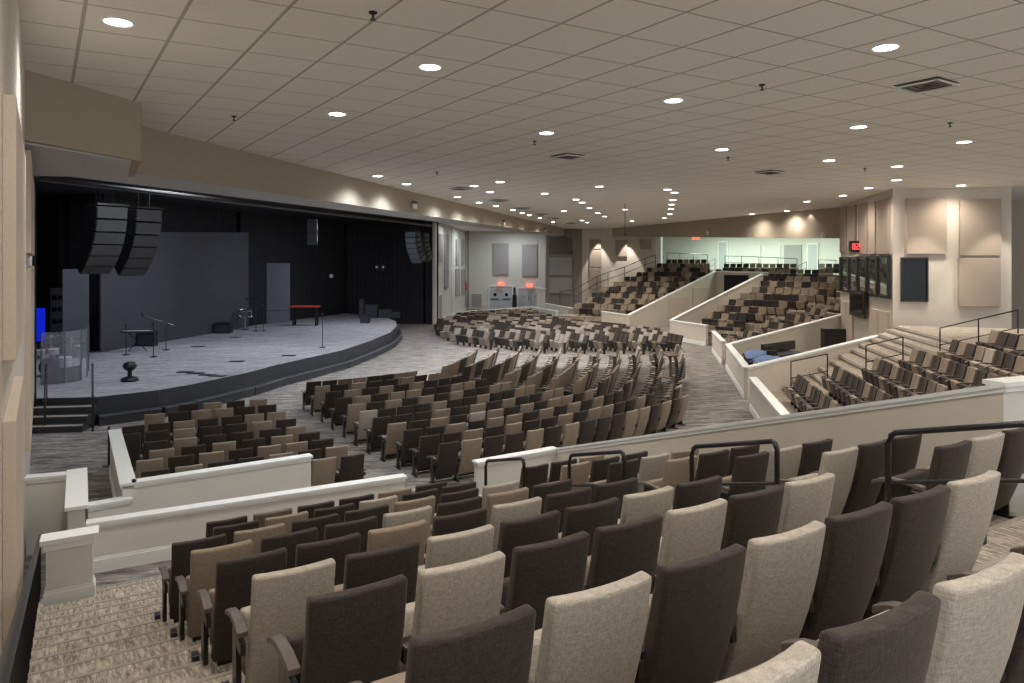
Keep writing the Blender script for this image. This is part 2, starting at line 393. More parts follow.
def apanel(p, q, px0, py0, px1, py1, m, label, t=0.12, side=1, group=None):
    a = on(p, q, px0); c = on(p, q, px1); am = (a + c) / 2
    zt = EYE - (py0 - HZ) * am.y / F; zb = EYE - (py1 - HZ) * am.y / F
    mb = MB().prism(seg_poly(a, c, 0.0 if side > 0 else -t, t if side > 0 else 0.0), zb, zt)
    return tag(mb.obj('acoustic_panel', M[m], bevel=0.015), label, 'acoustic panel', group)
# right face panels (outward is toward the camera => t positive to the right of TC->TR_)
apanel(TC, TR_, 905.5, 198.5, 945.5, 254, 'panel', 'beige acoustic panel on the booth tower, above the dark booth window', t=0.14)
apanel(TC, TR_, 958.5, 199.5, 999.5, 255.5, 'panel', 'upper right beige acoustic panel on the booth tower', t=0.14)
apanel(TC, TR_, 957.5, 258, 999, 306.5, 'panel', 'lower right beige acoustic panel on the booth tower, above the handrail', t=0.14)
# left face
for (x0, x1, y0, y1, nm) in ((841.5, 847.5, 207, 252.5, 'leftmost tall brown acoustic panel above the booth windows'),
                             (849, 857, 205.5, 252.5, 'tall brown acoustic panel behind the red display, left of it'),
                             (860, 868, 203, 254, 'middle tall brown acoustic panel, right of the red display'),
                             (870, 877, 202, 254, 'fourth tall brown acoustic panel above the booth windows'),
                             (878.5, 890.5, 199.5, 254, 'rightmost and widest tall brown acoustic panel above the booth windows'),
                             (842.5, 846.5, 301, 340, 'narrow pale acoustic panel at the left edge below the booth windows'),
                             (847.5, 854, 302, 345, 'pale acoustic panel left of the framed picture below the booth'),
                             (872.5, 879, 309, 336, 'pale acoustic panel right of the framed picture below the booth'),
                             (880.5, 889.5, 311, 335, 'rightmost pale acoustic panel below the booth windows')):
    apanel(TL_, TC, x0, y0, x1, y1, 'panel' if y0 < 260 else 'panelL', nm, t=0.1)
# framed picture / monitor below booth
a = on(TL_, TC, 854.5); c = on(TL_, TC, 869.5)
e = MB().prism(seg_poly(a, c, 0.16, 0.26), EYE - 2.75, EYE - 1.45).obj('wall_monitor', M['metal'])
tag(e, 'black flat monitor with its image dark, mounted below the booth windows', 'monitor')
MB().prism(seg_poly(a.lerp(c, .06), a.lerp(c, .94), 0.26, 0.27), EYE - 2.62, EYE - 1.55).obj('screen', M['glass'], e)
# booth windows
wf = MB(); gl = []
za, zb = EYE - 1.62, EYE + 0.28
wa = on(TL_, TC, 842.3); wb = on(TL_, TC, 891)
W1 = struct(MB().prism(seg_poly(wa, wb, 0.03, 0.12), zb - 0.1, zb).prism(seg_poly(wa, wb, 0.03, 0.12), za, za + 0.1).obj('window_1', M['metal']))
n = 5
for i in range(n + 1):
    p = wa.lerp(wb, i / n)
    MB().prism(seg_poly(p - (wb - wa).normalized() * .14, p + (wb - wa).normalized() * .14, 0.03, 0.14), za, zb).obj('mullion', M['metal'], W1)
for i in range(n):
    p, q = wa.lerp(wb, (i + .05) / n), wa.lerp(wb, (i + .95) / n)
    MB().prism(seg_poly(p, q, 0.05, 0.065), za, zb).obj('pane', mat('booth_pane', (0.5, 0.53, 0.5), 0.03, 0.9), W1) if i == 0 else link('pane', MB().prism(seg_poly(p, q, 0.05, 0.065), za, zb).mesh('pane', bpy.data.materials['booth_pane']), W1)
wa, wb = on(TC, TR_, 900.5), on(TC, TR_, 927.5)
za, zb = EYE - (301.5 - HZ) * 31 / F, EYE - (257.5 - HZ) * 31 / F
W2 = struct(MB().prism(seg_poly(wa, wb, 0.0, 0.1), zb - .07, zb).prism(seg_poly(wa, wb, 0, .1), za, za + .07).prism(seg_poly(wa, wa.lerp(wb, .06), 0, .1), za, zb).prism(seg_poly(wa.lerp(wb, .94), wb, 0, .1), za, zb).obj('window_2', M['metal']))
MB().prism(seg_poly(wa.lerp(wb, .05), wb.lerp(wa, .05), 0.02, 0.05), za + .06, zb - .06).obj('pane', M['glass'], W2)
# red LED display on tower left face
p = on(TL_, TC, 860.5); d = (TC - TL_).normalized(); nn = V((d.y, -d.x)); ang = math.atan2(d.y, d.x)
T = empty('countdown_display', 'black box display with red lit digits on the booth tower', 'display', (p.x + nn.x * .2, p.y + nn.y * .2, EYE + 0.55), 0)
# faces roughly the stage/camera
ang2 = math.radians(-8)
MB().box((0.0, 0.0, 0.24), (0.62, 0.34, 0.56), rz(ang2)).obj('housing', M['metal'], T, bevel=0.02)
dg = MB()
def digit(mb, ch, x, z, w, h, y, th=0.035):
    segs = {'0': 'abcdef', '2': 'abged'}[ch]
    q = {'a': ((x, z + h), (w, th)), 'd': ((x, z), (w, th)), 'g': ((x, z + h / 2), (w, th)), 'b': ((x + w / 2, z + h * .75), (th, h / 2)), 'c': ((x + w / 2, z + h * .25), (th, h / 2)), 'e': ((x - w / 2, z + h * .25), (th, h / 2)), 'f': ((x - w / 2, z + h * .75), (th, h / 2))}
    for s in segs:
        (cx, cz), (sx, sz) = q[s]
        pp = rz(ang2) @ V((cx, y, 0)); mb.box((pp.x, pp.y, cz), (sx, 0.02, sz), rz(ang2))
digit(dg, '0', -0.17, 0.10, 0.11, 0.27, -0.18); digit(dg, '2', 0.02, 0.10, 0.11, 0.27, -0.18)
dg.obj('digits', M['led'], T)

# ================================================================ PARTITION WALLS
w1a, w1b = at(88, 523, 0.8).xy, at(405, 476, 0.8).xy
wall('wall_front_of_near_block', w1a, w1b, 0, 0.8, 0.8, -0.15, 'wallL', base=True)
# front right + long sloping wall
c0, c1 = at(478, 459.5, 0.95).xy, V((0.96, 15.25))
wall('wall_front_right_of_near_block', c0, c1, 0, 0.9, 0.9, -0.15, 'wallL', base=True)
c2 = V((4.95, 7.15))
zlong = EYE - (382 - HZ) * 7.15 / F
wall('wall_long_sloping', c1, c2, 0, 0.9, zlong, -0.16, 'wall', base=False)
wall('wall_long_return', c2, V((8.2, 8.4)), 0, zlong, zlong, -0.16, 'wallL')
# walled front section S1
g1, g2, g3 = at(119, 429, 1.05).xy, at(134, 482, 1.05).xy, at(311, 455.5, 1.05).xy
wall('wall_front_section_left', g1, g2, 0, 1.05, 1.05, 0.18, 'wallL', base=True)
wall('wall_front_section_rear', g2, g3, 0, 1.05, 1.05, -0.15, 'wallL')
wall('wall_low_link', at(87, 503, 0.81).xy, at(129, 495.5, 0.81).xy, 0, 0.81, 0.81, 0.15, 'wallL')
# left cluster
k1 = V((-7.6, 12.2)); k2 = V((-6.52, 10.42))
kl = lw(11.9)
wall('wall_left_cross', V((kl.x, 12.0)), k1, 0, 1.3, 1.3, 0.14, 'wallL')
mbp = MB().prism(seg_poly(k1, k2, -0.22, 0.0), 0, 1.26); struct(mbp.obj('wall_left_stub', M['wallL']))
struct(MB().prism(seg_poly(k1 + V((-.05, .08)), k2 + V((.03, -.05)), -0.26, 0.04), 1.26, 1.31).obj(tn('trim'), M['white']))
# pier beside the aisle stairs
pa, pb = V((-5.66, 8.62)), V((-5.24, 8.87))
pb2 = pb + V((-0.11, 0.2)); pa2 = pa + V((-0.11, 0.2))
struct(MB().prism([pa, pb, pb2, pa2], 0, 1.46).obj('wall_aisle_pier', M['wallL']))
def grow(poly, g):
    c = sum((V(p) for p in poly), V((0, 0))) / len(poly)
    return [V(p) + (V(p) - c).normalized() * g for p in poly]
struct(MB().prism(grow([pa, pb, pb2, pa2], .07), 1.46, 1.52).prism(grow([pa, pb, pb2, pa2], .03), 1.38, 1.46).obj(tn('trim'), M['white']))
struct(MB().prism(grow([pa, pb, pb2, pa2], .03), 0.2, 0.86).prism(grow([pa, pb, pb2, pa2], .018), 0.86, 0.90).obj('baseboard_aisle_pier', M['white']))

# right-hand terraces
w7a, w7b = V((9.8, 32.5)), V((18.5, 40.0))
wall('wall_terrace_upper_right', w7a, w7b, 0, 1.15, 1.97, 0.15, 'wall')
w9b = V((8.3, 25.4))
wall('wall_tech_pit_front', w7a, w9b, 0, 1.15, 1.15, -0.18, 'wall', base=True)
w8b = V((16.45, 30.75))
wall('wall_tech_pit_right', w9b, w8b, 0, 1.15, 1.9, 0.16, 'wall')
t3a, t3b = at(750, 377, 1.1).xy, at(778, 410, 1.1).xy
wall('wall_right_terrace_front', t3a, t3b + (t3b - t3a) * 0.6, 0, 1.1, 1.1, -0.18, 'wall', base=True)
# small wall at T2 stairs (714,330)-(725,341)
q1, q2 = at(715, 331, 1.15).xy, at(725, 341, 1.15).xy
wall('wall_upper_terrace_stair', q1, q2, 0, 1.15, 1.15, 0.15, 'wall', base=True)
# T2 front wall and vom walls
f1, f2 = V((10.0, 45.0)), V((11.3, 41.4))
wall('wall_upper_right_front', f1, f2, 0, 1.23, 1.23, -0.15, 'wall', base=True)
v6b = xz(761, 0, 50).xy
z6 = EYE - (273.5 - HZ) * 50 / F
wall('wall_entry_right', f1, v6b, 0, 1.23, z6, 0.15, 'wall')
v5a, v5a0, v5b = xz(629, 0, 50.5).xy, xz(601.5, 0, 52.5).xy, xz(716, 0, 62).xy
wall('wall_entry_left', v5a, v5b, 0, EYE - (315 - HZ) * 50.5 / F, EYE - (271 - HZ) * 62 / F, -0.15, 'wall')
wall('wall_upper_left_front', v5a0, v5a, 0, EYE - (311 - HZ) * 52.5 / F, EYE - (315 - HZ) * 50.5 / F, -0.15, 'wall')
vx = xz(768, 0, 60).xy
wall('wall_entry_rear', v5b, vx, 0, EYE - (271 - HZ) * 62 / F, EYE - (272 - HZ) * 60 / F, 0.15, 'wall')
da, db = on(v5b, vx, 724.5), on(v5b, vx, 749)
struct(MB().prism(seg_poly(da, db, 0.15, 0.22), 1.6, EYE - (275 - HZ) * 61 / F).obj('door_1', M['black']))
apanel(v5a, v5b, 668.5, 297.5, 688.5, 317.5, 'panelL', 'pinkish acoustic panel on the entry wall, nearer the floor', t=0.1)
apanel(v5a, v5b, 692.5, 287.5, 712.5, 306, 'panelL', 'pinkish acoustic panel on the entry wall beside the dark doorway', t=0.1)
# far low walls
h1, h2, h3 = at(471, 311.5, 1.0).xy, at(530, 306.5, 1.0).xy, at(556, 311, 1.0).xy
h1 = V((-4.1, 56.6)); h2 = V((1.65, 64.0)); h3 = xz(556, 0, 58.5).xy
wall('wall_far_low', h1, h2, 0, EYE - (311.5 - HZ) * h1.y / F, EYE - (306.5 - HZ) * 64 / F, -0.15, 'wall')
wall('wall_far_low_right', h2, h3, 0, EYE - (306.5 - HZ) * 64 / F, EYE - (311 - HZ) * 58.5 / F, -0.15, 'wallL')
e1, e2, e3 = xz(545, 0, 65).xy, xz(577, 0, 56.5).xy, xz(601, 0, 54.5).xy
wall('wall_far_white', e1, e2, 0, EYE - (303 - HZ) * 65 / F, EYE - (309 - HZ) * 56.5 / F, -0.15, 'wallL')
wall('wall_far_terrace_front', e2, e3, 0, EYE - (307 - HZ) * 56.5 / F, EYE - (311 - HZ) * 54.5 / F, -0.15, 'wall')
p = xz(541, 0, 66)
struct(MB().box((p.x, p.y, 1.2), (0.75, 0.5, 2.4)).box((p.x, p.y, 2.43), (0.9, 0.6, 0.1)).obj('wall_far_pier', M['white']))

# ================================================================ DOOR WALL
def dbl_door(px0, px1, py0, nm, style):
    a = on(sw[1], sw[2], px0); c = on(sw[1], sw[2], px1); zt = EYE - (py0 - HZ) * a.y / F
    D = struct(MB().prism(seg_poly(a - V((.14, 0)), a, 0, 0.12), 0, zt + .12).prism(seg_poly(c, c + V((.14, 0)), 0, .12), 0, zt + .12).prism(seg_poly(a, c, 0, .12), zt, zt + .12).obj(nm, M['white']))
    mid = (a + c) / 2
    for k, (s, e_) in enumerate(((a, mid - V((.02, 0))), (mid + V((.02, 0)), c))):
        MB().prism(seg_poly(s, e_, 0.0, 0.06), 0, zt).obj('door_leaf', M['door'], D)
        cm = (s + e_) / 2
        MB().lathe((cm.x, cm.y - .07, zt - 0.85), [(0.17, -.01), (0.17, .01)], 16, Matrix.Rotation(math.pi / 2, 3, 'X')).obj('round_window', M['glass'] if style == 0 else M['chrome'], D)
        hx = (mid.x + (-.12 if k == 0 else .12))
        if style == 0:
            MB().box((cm.x, cm.y - .1, 1.05), (0.8, 0.05, 0.09)).obj('push_bar', M['metal'], D)
        else:
            MB().box((hx, cm.y - .1, 1.1), (0.05, 0.06, 0.55)).obj('handle', M['metal'], D)
dbl_door(489.5, 512, 286.5, 'door_2', 0)
dbl_door(518.5, 541, 288.5, 'door_3', 1)
def exit_sign(px, py, d, label, w=0.62, h=0.3):
    p = atd(px, py, d)
    o = empty('exit_sign', label, 'sign', p)
    MB().box((0, 0, 0), (w, 0.1, h)).obj('sign_box', M['exit'], o, bevel=0.02)
    cu = bpy.data.curves.new('exit_text', 'FONT'); cu.body = 'EXIT'; cu.size = h * 0.85; cu.align_x = 'CENTER'; cu.align_y = 'CENTER'; cu.extrude = 0.005
    cu.materials.append(M['white'])
    t0_ = bpy.data.objects.new('tmp', cu); COL.objects.link(t0_); bpy.context.view_layer.update()
    me_ = bpy.data.meshes.new_from_object(t0_.evaluated_get(bpy.context.evaluated_depsgraph_get())); bpy.data.objects.remove(t0_)
    me_.name = 'lettering'; me_.materials.clear(); me_.materials.append(M['white'])
    tx = link('lettering', me_, o); tx.rotation_euler = (math.pi / 2, 0, 0); tx.location = (0, -0.06, 0)
    return o
exit_sign(501, 283.5, 73.6, 'lit red EXIT sign above the left pair of white doors')
exit_sign(529.5, 285, 73.6, 'lit red EXIT sign above the right pair of white doors')
apanel(sw[1], sw[2], 493.5, 243.5, 508.5, 274.5, 'panelG', 'grey acoustic panel above the left pair of white doors', t=0.2)
apanel(sw[1], sw[2], 522, 244.5, 537, 276, 'panelG', 'grey acoustic panel above the right pair of white doors', t=0.2)
p = atd(477, 300, 73)
tag(MB().prism(seg_poly(on(sw[1], sw[2], 471.8), on(sw[1], sw[2], 481.5), 0, .12), 0.3, EYE - (294 - HZ) * 74 / F).obj('acoustic_panel', M['panelG']), 'low grey panel on the wall left of the left double doors', 'acoustic panel')
bx, by = sw[2], xz(546, 0, 69.0).xy
for y0, y1, nm in ((237, 254, 'top brown acoustic panel in the dark recess right of the doors'), (257.5, 275, 'middle brown acoustic panel in the dark recess right of the doors'), (278, 293.5, 'bottom brown acoustic panel in the dark recess right of the doors')):
    apanel(xz(546, 0, 69.0).xy, sw[3], 549.5, y0, 572, y1, 'panelD' if y0 < 240 else 'panelG', nm, t=0.12)
p = atd(514.5, 302, 72.8)
tag(MB().lathe((p.x, p.y, 0), [(.22, 0), (.24, .1), (.22, 1.5), (.12, 1.6), (.12, 2.2), (.05, 2.3)], 12).obj('waste_bin', M['metal']), 'tall black bin between the two pairs of white doors', 'bin')
# side wall things
p = on(sw[0], sw[1], 464.3)
fe = MB().lathe((p.x + .14, p.y, 2.0), [(.12, 0), (.13, .05), (.13, .75), (.05, .9), (.05, 1.0)], 10).obj('fire_extinguisher', M['redpaint']); tag(fe, 'red fire extinguisher on the pale wall right of the stage', 'fire extinguisher')
ddx = on(sw[0], sw[1], 437.2), on(sw[0], sw[1], 441.2)
D4 = struct(MB().prism(seg_poly(ddx[0], ddx[1], 0.0, 0.1), 0, 2.35).obj('door_4', M['white'])); MB().prism(seg_poly(ddx[0].lerp(ddx[1], .15), ddx[0].lerp(ddx[1], .85), 0.1, 0.12), 0.05, 2.2).obj('door_leaf', M['panelG'], D4)
for i, (x0, x1, y0, y1, nm) in enumerate(((437.2, 441.5, 234, 262, 'upper left grey acoustic strip on the wall right of the stage'), (443.8, 447.5, 234, 288, 'long grey acoustic strip second from the stage edge'), (455.5, 458, 239.5, 265, 'upper acoustic strip third from the stage edge'), (461, 463.5, 239.5, 264.5, 'upper acoustic strip beside the corner above the extinguisher'), (455.2, 459, 268.5, 295.5, 'lower acoustic strip third from the stage edge'), (461, 464, 269, 293.5, 'lower acoustic strip just above the fire extinguisher'))):
    apanel(sw[0], sw[1], x0, y0, x1, y1, 'panelG', nm, t=0.12)
# panels on upper left terrace wall
for (x0, x1, y0, y1, nm) in ((589.5, 601, 239.5, 249, 'small acoustic panel at the top left of the terrace side wall'), (589.5, 601, 250, 267, 'middle acoustic panel at the left of the terrace side wall'), (589.5, 601, 268, 288, 'lower acoustic panel at the left of the terrace side wall'), (615.5, 627, 240, 256.5, 'brown acoustic panel between the two wall light cones'), (640, 651.5, 239.5, 249, 'small green-grey acoustic panel right of the wall light cones')):
    apanel(sw[3], wq, x0, y0, x1, y1, 'panel', nm, t=0.12)
# rear wall details
def rear_at(px): return on(V((9, 86)), back[1], px)
for x0, x1, y0, nm, dn in ((718.5, 728.5, 241, 'door_5', 0), (807.5, 818.5, 243, 'door_6', 1)):
    a, c = rear_at(x0), rear_at(x1)
    zt = EYE - (y0 - HZ) * a.y / F
    D = struct(MB().prism(seg_poly(a, c, 0, .14), 2.5, zt).obj(nm, M['white']))
    MB().prism(seg_poly(a.lerp(c, .12), a.lerp(c, .88), .14, .18), 2.5, zt - .15).obj('door_leaf', M['door'], D)
for x0, x1, nm in ((744, 761, 'white acoustic panel left of the thin line on the rear wall'), (762.5, 781, 'white acoustic panel in the middle of the rear wall'), (784.5, 802, 'grey acoustic panel on the rear wall left of the rear door')):
    a, c = rear_at(x0), rear_at(x1)
    tag(MB().prism(seg_poly(a, c, 0, .12), 4.0, EYE + 1.6).obj('acoustic_panel', M['wallL' if x1 < 790 else 'panelG'], bevel=.02), nm, 'acoustic panel')
a = rear_at(657.5); c = rear_at(662.5)
struct(MB().prism(seg_poly(xz(657.3, 0, 66.8).xy, xz(662.5, 0, 66.5).xy, 0, .4), 3.0, CZ).obj('trim_rear_column', M['white']))
exit_sign(696, 237.5, 60.0, 'small lit red EXIT sign at the rear, under the tan soffit', 0.65, 0.32)

# ================================================================ SEATING
UP = 0.96
LOC = {}
def back_mesh(c, hi=True):
    b = MB(); nx, nz = (6, 7) if hi else (1, 1)
    W, Z0, Z1 = 0.24, 0.15, 0.95
    def yc(x, z):
        t_ = (z - Z0) / (Z1 - Z0)
        return 0.035 - 0.225 * t_ - 0.03 * math.sin(math.pi * t_) + (-0.022 + 0.03 * (x / W) ** 2 if hi else 0)
    def th(z): 
        t_ = (z - Z0) / (Z1 - Z0); return 0.105 - 0.03 * t_
    fr, bk = [], []
    vs = []
    for j in range(nz + 1):
        z = Z0 + (Z1 - Z0) * j / nz
        for i in range(nx + 1):
            x = -W + 2 * W * i / nx; vs.append((x, yc(x, z), z))
    for j in range(nz + 1):
        z = Z0 + (Z1 - Z0) * j / nz
        for i in range(nx + 1):
            x = -W + 2 * W * i / nx; vs.append((x, yc(x, z) + th(z), z))
    n = nx + 1; o_ = n * (nz + 1); fs = []
    for j in range(nz):
        for i in range(nx):
            k = j * n + i
            fs.append((k, k + 1, k + n + 1, k + n)); fs.append((o_ + k, o_ + k + n, o_ + k + n + 1, o_ + k + 1))
        k = j * n; fs.append((k, k + n, o_ + k + n, o_ + k)); k = j * n + nx; fs.append((k, o_ + k, o_ + k + n, k + n))
    for i in range(nx):
        fs.append((i, o_ + i, o_ + i + 1, i + 1)); k = nz * n + i; fs.append((k, k + 1, o_ + k + 1, o_ + k))
    b.add(vs, fs)
    return b
def cushion_mb(hi=True, tilt=1.38):
    b = MB(); m_ = Matrix.Rotation(tilt, 3, 'X')
    if hi:
        vs = []; nx, ny = 4, 4
        for lay in (0, 1):
            for j in range(ny + 1):
                for i in range(nx + 1):
                    x = -0.235 + 0.47 * i / nx; y = 0.38 * j / ny
                    z = (0.0 if lay == 0 else 0.12 + 0.02 * math.sin(math.pi * i / nx) * math.sin(math.pi * j / ny))
                    vs.append(m_ @ V((x, y, z)) + V((0, 0.25, 0.20)))
        n = nx + 1; o_ = n * (ny + 1); fs = []
        for j in range(ny):
            for i in range(nx):
                k = j * n + i; fs.append((k, k + n, k + n + 1, k + 1)); fs.append((o_ + k, o_ + k + 1, o_ + k + n + 1, o_ + k + n))
            k = j * n; fs.append((k, o_ + k, o_ + k + n, k + n)); k = j * n + nx; fs.append((k, k + n, o_ + k + n, o_ + k))
        for i in range(nx):
            fs.append((i, i + 1, o_ + i + 1, o_ + i)); k = ny * n + i; fs.append((k, o_ + k, o_ + k + 1, k + 1))
        b.add(vs, fs)
    else:
        b.box(m_ @ V((0, .19, .06)) + V((0, .25, .20)), (0.47, 0.38, 0.12), m_)
    return b
def arm_mb(x):
    b = MB(); vs = []; w = 0.03
    pr = [(-0.06, .60), (0.08, .615), (0.22, .605), (0.34, .575), (0.40, .545)]
    for (y, z) in pr:
        for dx, dz in ((-w, 0), (w, 0), (w, -.035), (-w, -.035)): vs.append((x + dx, y, z + dz))
    fs = [(0, 1, 2, 3), (16, 19, 18, 17)]
    for i in range(4):
        k = i * 4
        for a, c in ((0, 1), (1, 2), (2, 3), (3, 0)): fs.append((k + a, k + 4 + a, k + 4 + c, k + c))
    return b.add(vs, fs)
def leg_mb(x):
    b = MB(); b.box((x, 0.13, 0.29), (0.032, 0.13, 0.56)); b.box((x, 0.12, 0.012), (0.05, 0.30, 0.024)); b.box((x, .03, .5), (.03, .2, .07))
    return b
BACK = {k: back_mesh(k).mesh('backrest', M[n], True, 0.022) for k, n in (('d', 'dkseat'), ('t', 'tanseat'), ('l', 'ltseat'), ('m', 'mdseat'))}
CUSH = {k: cushion_mb().mesh('seat_cushion', M[n], True, 0.025) for k, n in (('d', 'dkseat'), ('t', 'tanseat'), ('l', 'ltseat'), ('m', 'mdseat'))}
ARM = arm_mb(-0.28).mesh('armrest', M['arm'], bevel=0.008); ARMR = arm_mb(0.28).mesh('armrest', M['arm'], bevel=0.008)
LEG = leg_mb(-0.28).mesh('leg', M['metal']); LEGR = leg_mb(0.28).mesh('leg', M['metal'])
AL = MB().box((-0.335, 0.20, 0.10), (0.05, 0.09, 0.15)).mesh('aisle_light', M['metal'], bevel=0.006)
PAN = MB().box((0, 0.12, 0.20), (0.40, 0.05, 0.22)).mesh('underframe', M['metal'])
CN = {'d': 'dark brown', 't': 'tan', 'l': 'pale grey-beige', 'm': 'taupe'}
CK = {'d': 0, 't': 1, 'l': 2, 'm': 3}
SEATS = []   # (x,y,z,rot,col,cushcol,label,group,first,last)
ORD = ['first', 'second', 'third', 'fourth', 'fifth', 'sixth', 'seventh', 'eighth', 'ninth', 'tenth', 'eleventh', 'twelfth', 'thirteenth', 'fourteenth', 'fifteenth', 'sixteenth', 'seventeenth', 'eighteenth', 'nineteenth', 'twentieth', 'twenty-first', 'twenty-second', 'twenty-third', 'twenty-fourth', 'twenty-fifth', 'twenty-sixth', 'twenty-seventh', 'twenty-eighth']
def place(tl, zf, face, col, label, group, first=False, last=False, fo=0.17):
    """tl = top outer left corner of the back as seen from behind; face = direction the sitter looks"""
    n = V((face[0], face[1])).normalized(); u = V((n.y, -n.x))
    o = V((tl[0], tl[1])) + u * 0.245 + n * fo
    SEATS.append([o.x, o.y, zf, math.atan2(-n.x, n.y), col, label, group, first, last])
def rcol(prev=None):
    return R.choice('dddttltmd' if prev not in ('d',) else 'dtttltdl')

Z = 1.53
ROWD = V((0.86, 0.51)).normalized(); ADIR = V((-0.552, 0.834))
def nearTL(i, k): return (V((-0.605, 2.108)) + ADIR * (0.668 * i) + ROWD * (0.362 * k)) * Z
def nearZ(i): return EYE - Z * (1 + 0.1803 * i) - UP
rows0 = {-2: ('ldld', 0), -1: ('dlldlddl', 0), 0: ('ldlddld', 0), }
rows0 = {-2: ('ldldl', 0.32), -1: ('dldlddl', 0.03), 0: ('dldddd l'.replace(' ', ''), 0), 1: ('ldlddld', 0), 2: ('ddtdldd', 0), 3: ('tddldtd', 0), 4: ('dtddtdl', 0), 5: ('dtdldd', 1.0), 6: ('dmddtd', 1.2)}
rows0[0] = ('dldd' + 'ldl', 0)
NROW = {-2: 'nearest row', -1: 'second nearest row', 0: 'third nearest row', 1: 'fourth nearest row', 2: 'fifth nearest row', 3: 'sixth nearest row', 4: 'seventh nearest row', 5: 'eighth nearest row', 6: 'ninth nearest row'}
NF = V((-0.51, 0.86))
for i, (cs, k0) in rows0.items():
    for j, c in enumerate(cs):
        place(nearTL(i, k0 + j), nearZ(i), NF, c, '%s fabric seat, %s from the left stairs, %s of the near block' % (CN[c], ORD[j], NROW[i]), 'seats of the near block', j == 0, j == len(cs) - 1, fo=0.13 if i < 0 else 0.17)
ext = {0: 'dld', 1: 'ldd', 2: 'dld', 3: 'tdd', 4: 'dlt', 5: 'tdd', 6: 'ddt'}
for i, cs in ext.items():
    for j, c in enumerate(cs):
        place(nearTL(i, 9.4 + j), nearZ(i), NF, c, '%s seat by the sloping wall, %s of three, %s' % (CN[c], ['left', 'middle', 'right'][j], NROW[i]), 'seats beside the sloping wall', j == 0, j == 2)

# S1
S1 = [((312.3, 459.7), (341.4, 456.3), 'td'), ((141, 471.6), (326, 447.4), 'dtddtdt'), ((135.8, 460.7), (312, 440.3), 'tdtdttd'), ((148.8, 450.4), (299, 433.5), 'tdtdtd'),
      ((143, 442.2), (286, 427), 'dtdddt'), ((116.5, 434.5), (276.3, 419.8), 'ddtddtd'), ((122, 426.5), (267, 412.6), 'ddtddtt'), ((144, 414.4), (258, 405.3), 'tdttdd'), ((179, 404.6), (249.4, 399.6), 'dtdt')]
ZM = UP
for r_, (a, c, cs) in enumerate(S1):
    A_, C_ = at(a[0], a[1], ZM).xy, at(c[0], c[1], ZM).xy
    d = (C_ - A_).normalized(); f = V((-d.y, d.x))
    if r_ == 0: f = V((-0.5, 0.87))
    for j, col in enumerate(cs):
        place(A_.lerp(C_, j / (len(cs) - 1)), 0, f, col, '%s seat, %s from left, %s row from rear, walled front section' % (CN[col], ORD[j], ORD[r_]), 'seats of the walled front section', j == 0, j == len(cs) - 1)
# S2 + M + F : arcs about the stage
CC = V((-12, 33.0))
def arc(Aw, Bw, n, frac=True):
    ra_, rb_ = (Aw - CC), (Bw - CC)
    t0, t1 = math.atan2(ra_.y, ra_.x), math.atan2(rb_.y, rb_.x)
    out = []
    for j in range(n):
        k = j / max(1, n - 1); th = t0 + (t1 - t0) * k; rr = ra_.length + (rb_.length - ra_.length) * k
        out.append(CC + V((math.cos(th), math.sin(th))) * rr)
    return out
def arc_n(Aw, Bw, pitch=0.56):
    ra_, rb_ = (Aw - CC), (Bw - CC)
    t0, t1 = math.atan2(ra_.y, ra_.x), math.atan2(rb_.y, rb_.x)
    return max(2, int(round(abs(t1 - t0) * (ra_.length + rb_.length) / 2 / pitch)) + 1)
S2L = [(306.6, 382), (315, 386.2), (325.6, 391.8), (336.3, 398), (348, 404.5), (360, 411), (373, 417.6), (388, 423.8), (404, 430.2), (420.5, 436.3), (439.6, 443.4)]
S2E = [(407, 371.8), (430, 374), (453, 376.5), (477, 380), (502, 383), (526, 386), (555, 389), (586, 391), (616, 392), (648, 394.5), (683, 396.5)]
S2cols = ['ddmtddt', 'tdtddtd', 'dtdtdtdd', 'dtdttddt', 'tdtdtdtdd', 'ldddtddtd', 'dddtdtdtdd', 'tdtdltdtdt', 'ddtdttdtdtd', 'ddtdtddtdttd', 'dtddtdtdddttd']
eA, eB = at(413, 371, ZM).xy, at(694, 395.5, ZM).xy
for r_, a in enumerate(S2L):
    A_ = at(a[0], a[1], ZM).xy; B_ = at(*S2E[r_], ZM).xy
    n = arc_n(A_, B_); pts = arc(A_, B_, n); pat = S2cols[r_]
    for j, p in enumerate(pts):
        col = pat[j] if j < len(pat) else ('t' if R.random() < .45 else 'd')
        place(p, 0, CC - p, col, '%s seat, %s from left, %s row from the stage, middle front section' % (CN[col], ORD[j], ORD[r_]), 'seats of the middle front section', j == 0, j == n - 1)
MN = [(439, 368.5), (460, 369.5), (480, 372), (502, 377), (525, 380), (549, 381.5), (573, 384), (598, 386), (624, 387), (651, 391), (675, 393)]
MF = [(479, 346), (500, 346), (521, 347), (541, 347.5), (561, 348.5), (581, 349), (601, 348.5), (621, 348.5), (640, 347), (661, 346), (680, 345)]
for r_, (a, c) in enumerate(zip(MN, MF)):
    A_, B_ = at(a[0], a[1], ZM).xy, at(c[0], c[1], ZM).xy
    A_ = A_ + (B_ - A_).normalized() * .65; n = max(2, int(round((B_ - A_).length / 0.56)) + 1); pts = [A_.lerp(B_, q_ / (n - 1)) for q_ in range(n)]; pts = [p + (p - CC).normalized() * 0.25 * (1 - (2 * q_ / (n - 1) - 1) ** 2) for q_, p in enumerate(pts)]
    for j, p in enumerate(pts):
        col = 't' if R.random() < .42 else ('l' if R.random() < .15 else 'd')
        place(p, 0, CC - p, col, '%s seat, %s from near end, %s row from the stage, centre section' % (CN[col], ORD[j], ORD[r_]), 'seats of the centre section', j == 0, j == n - 1)
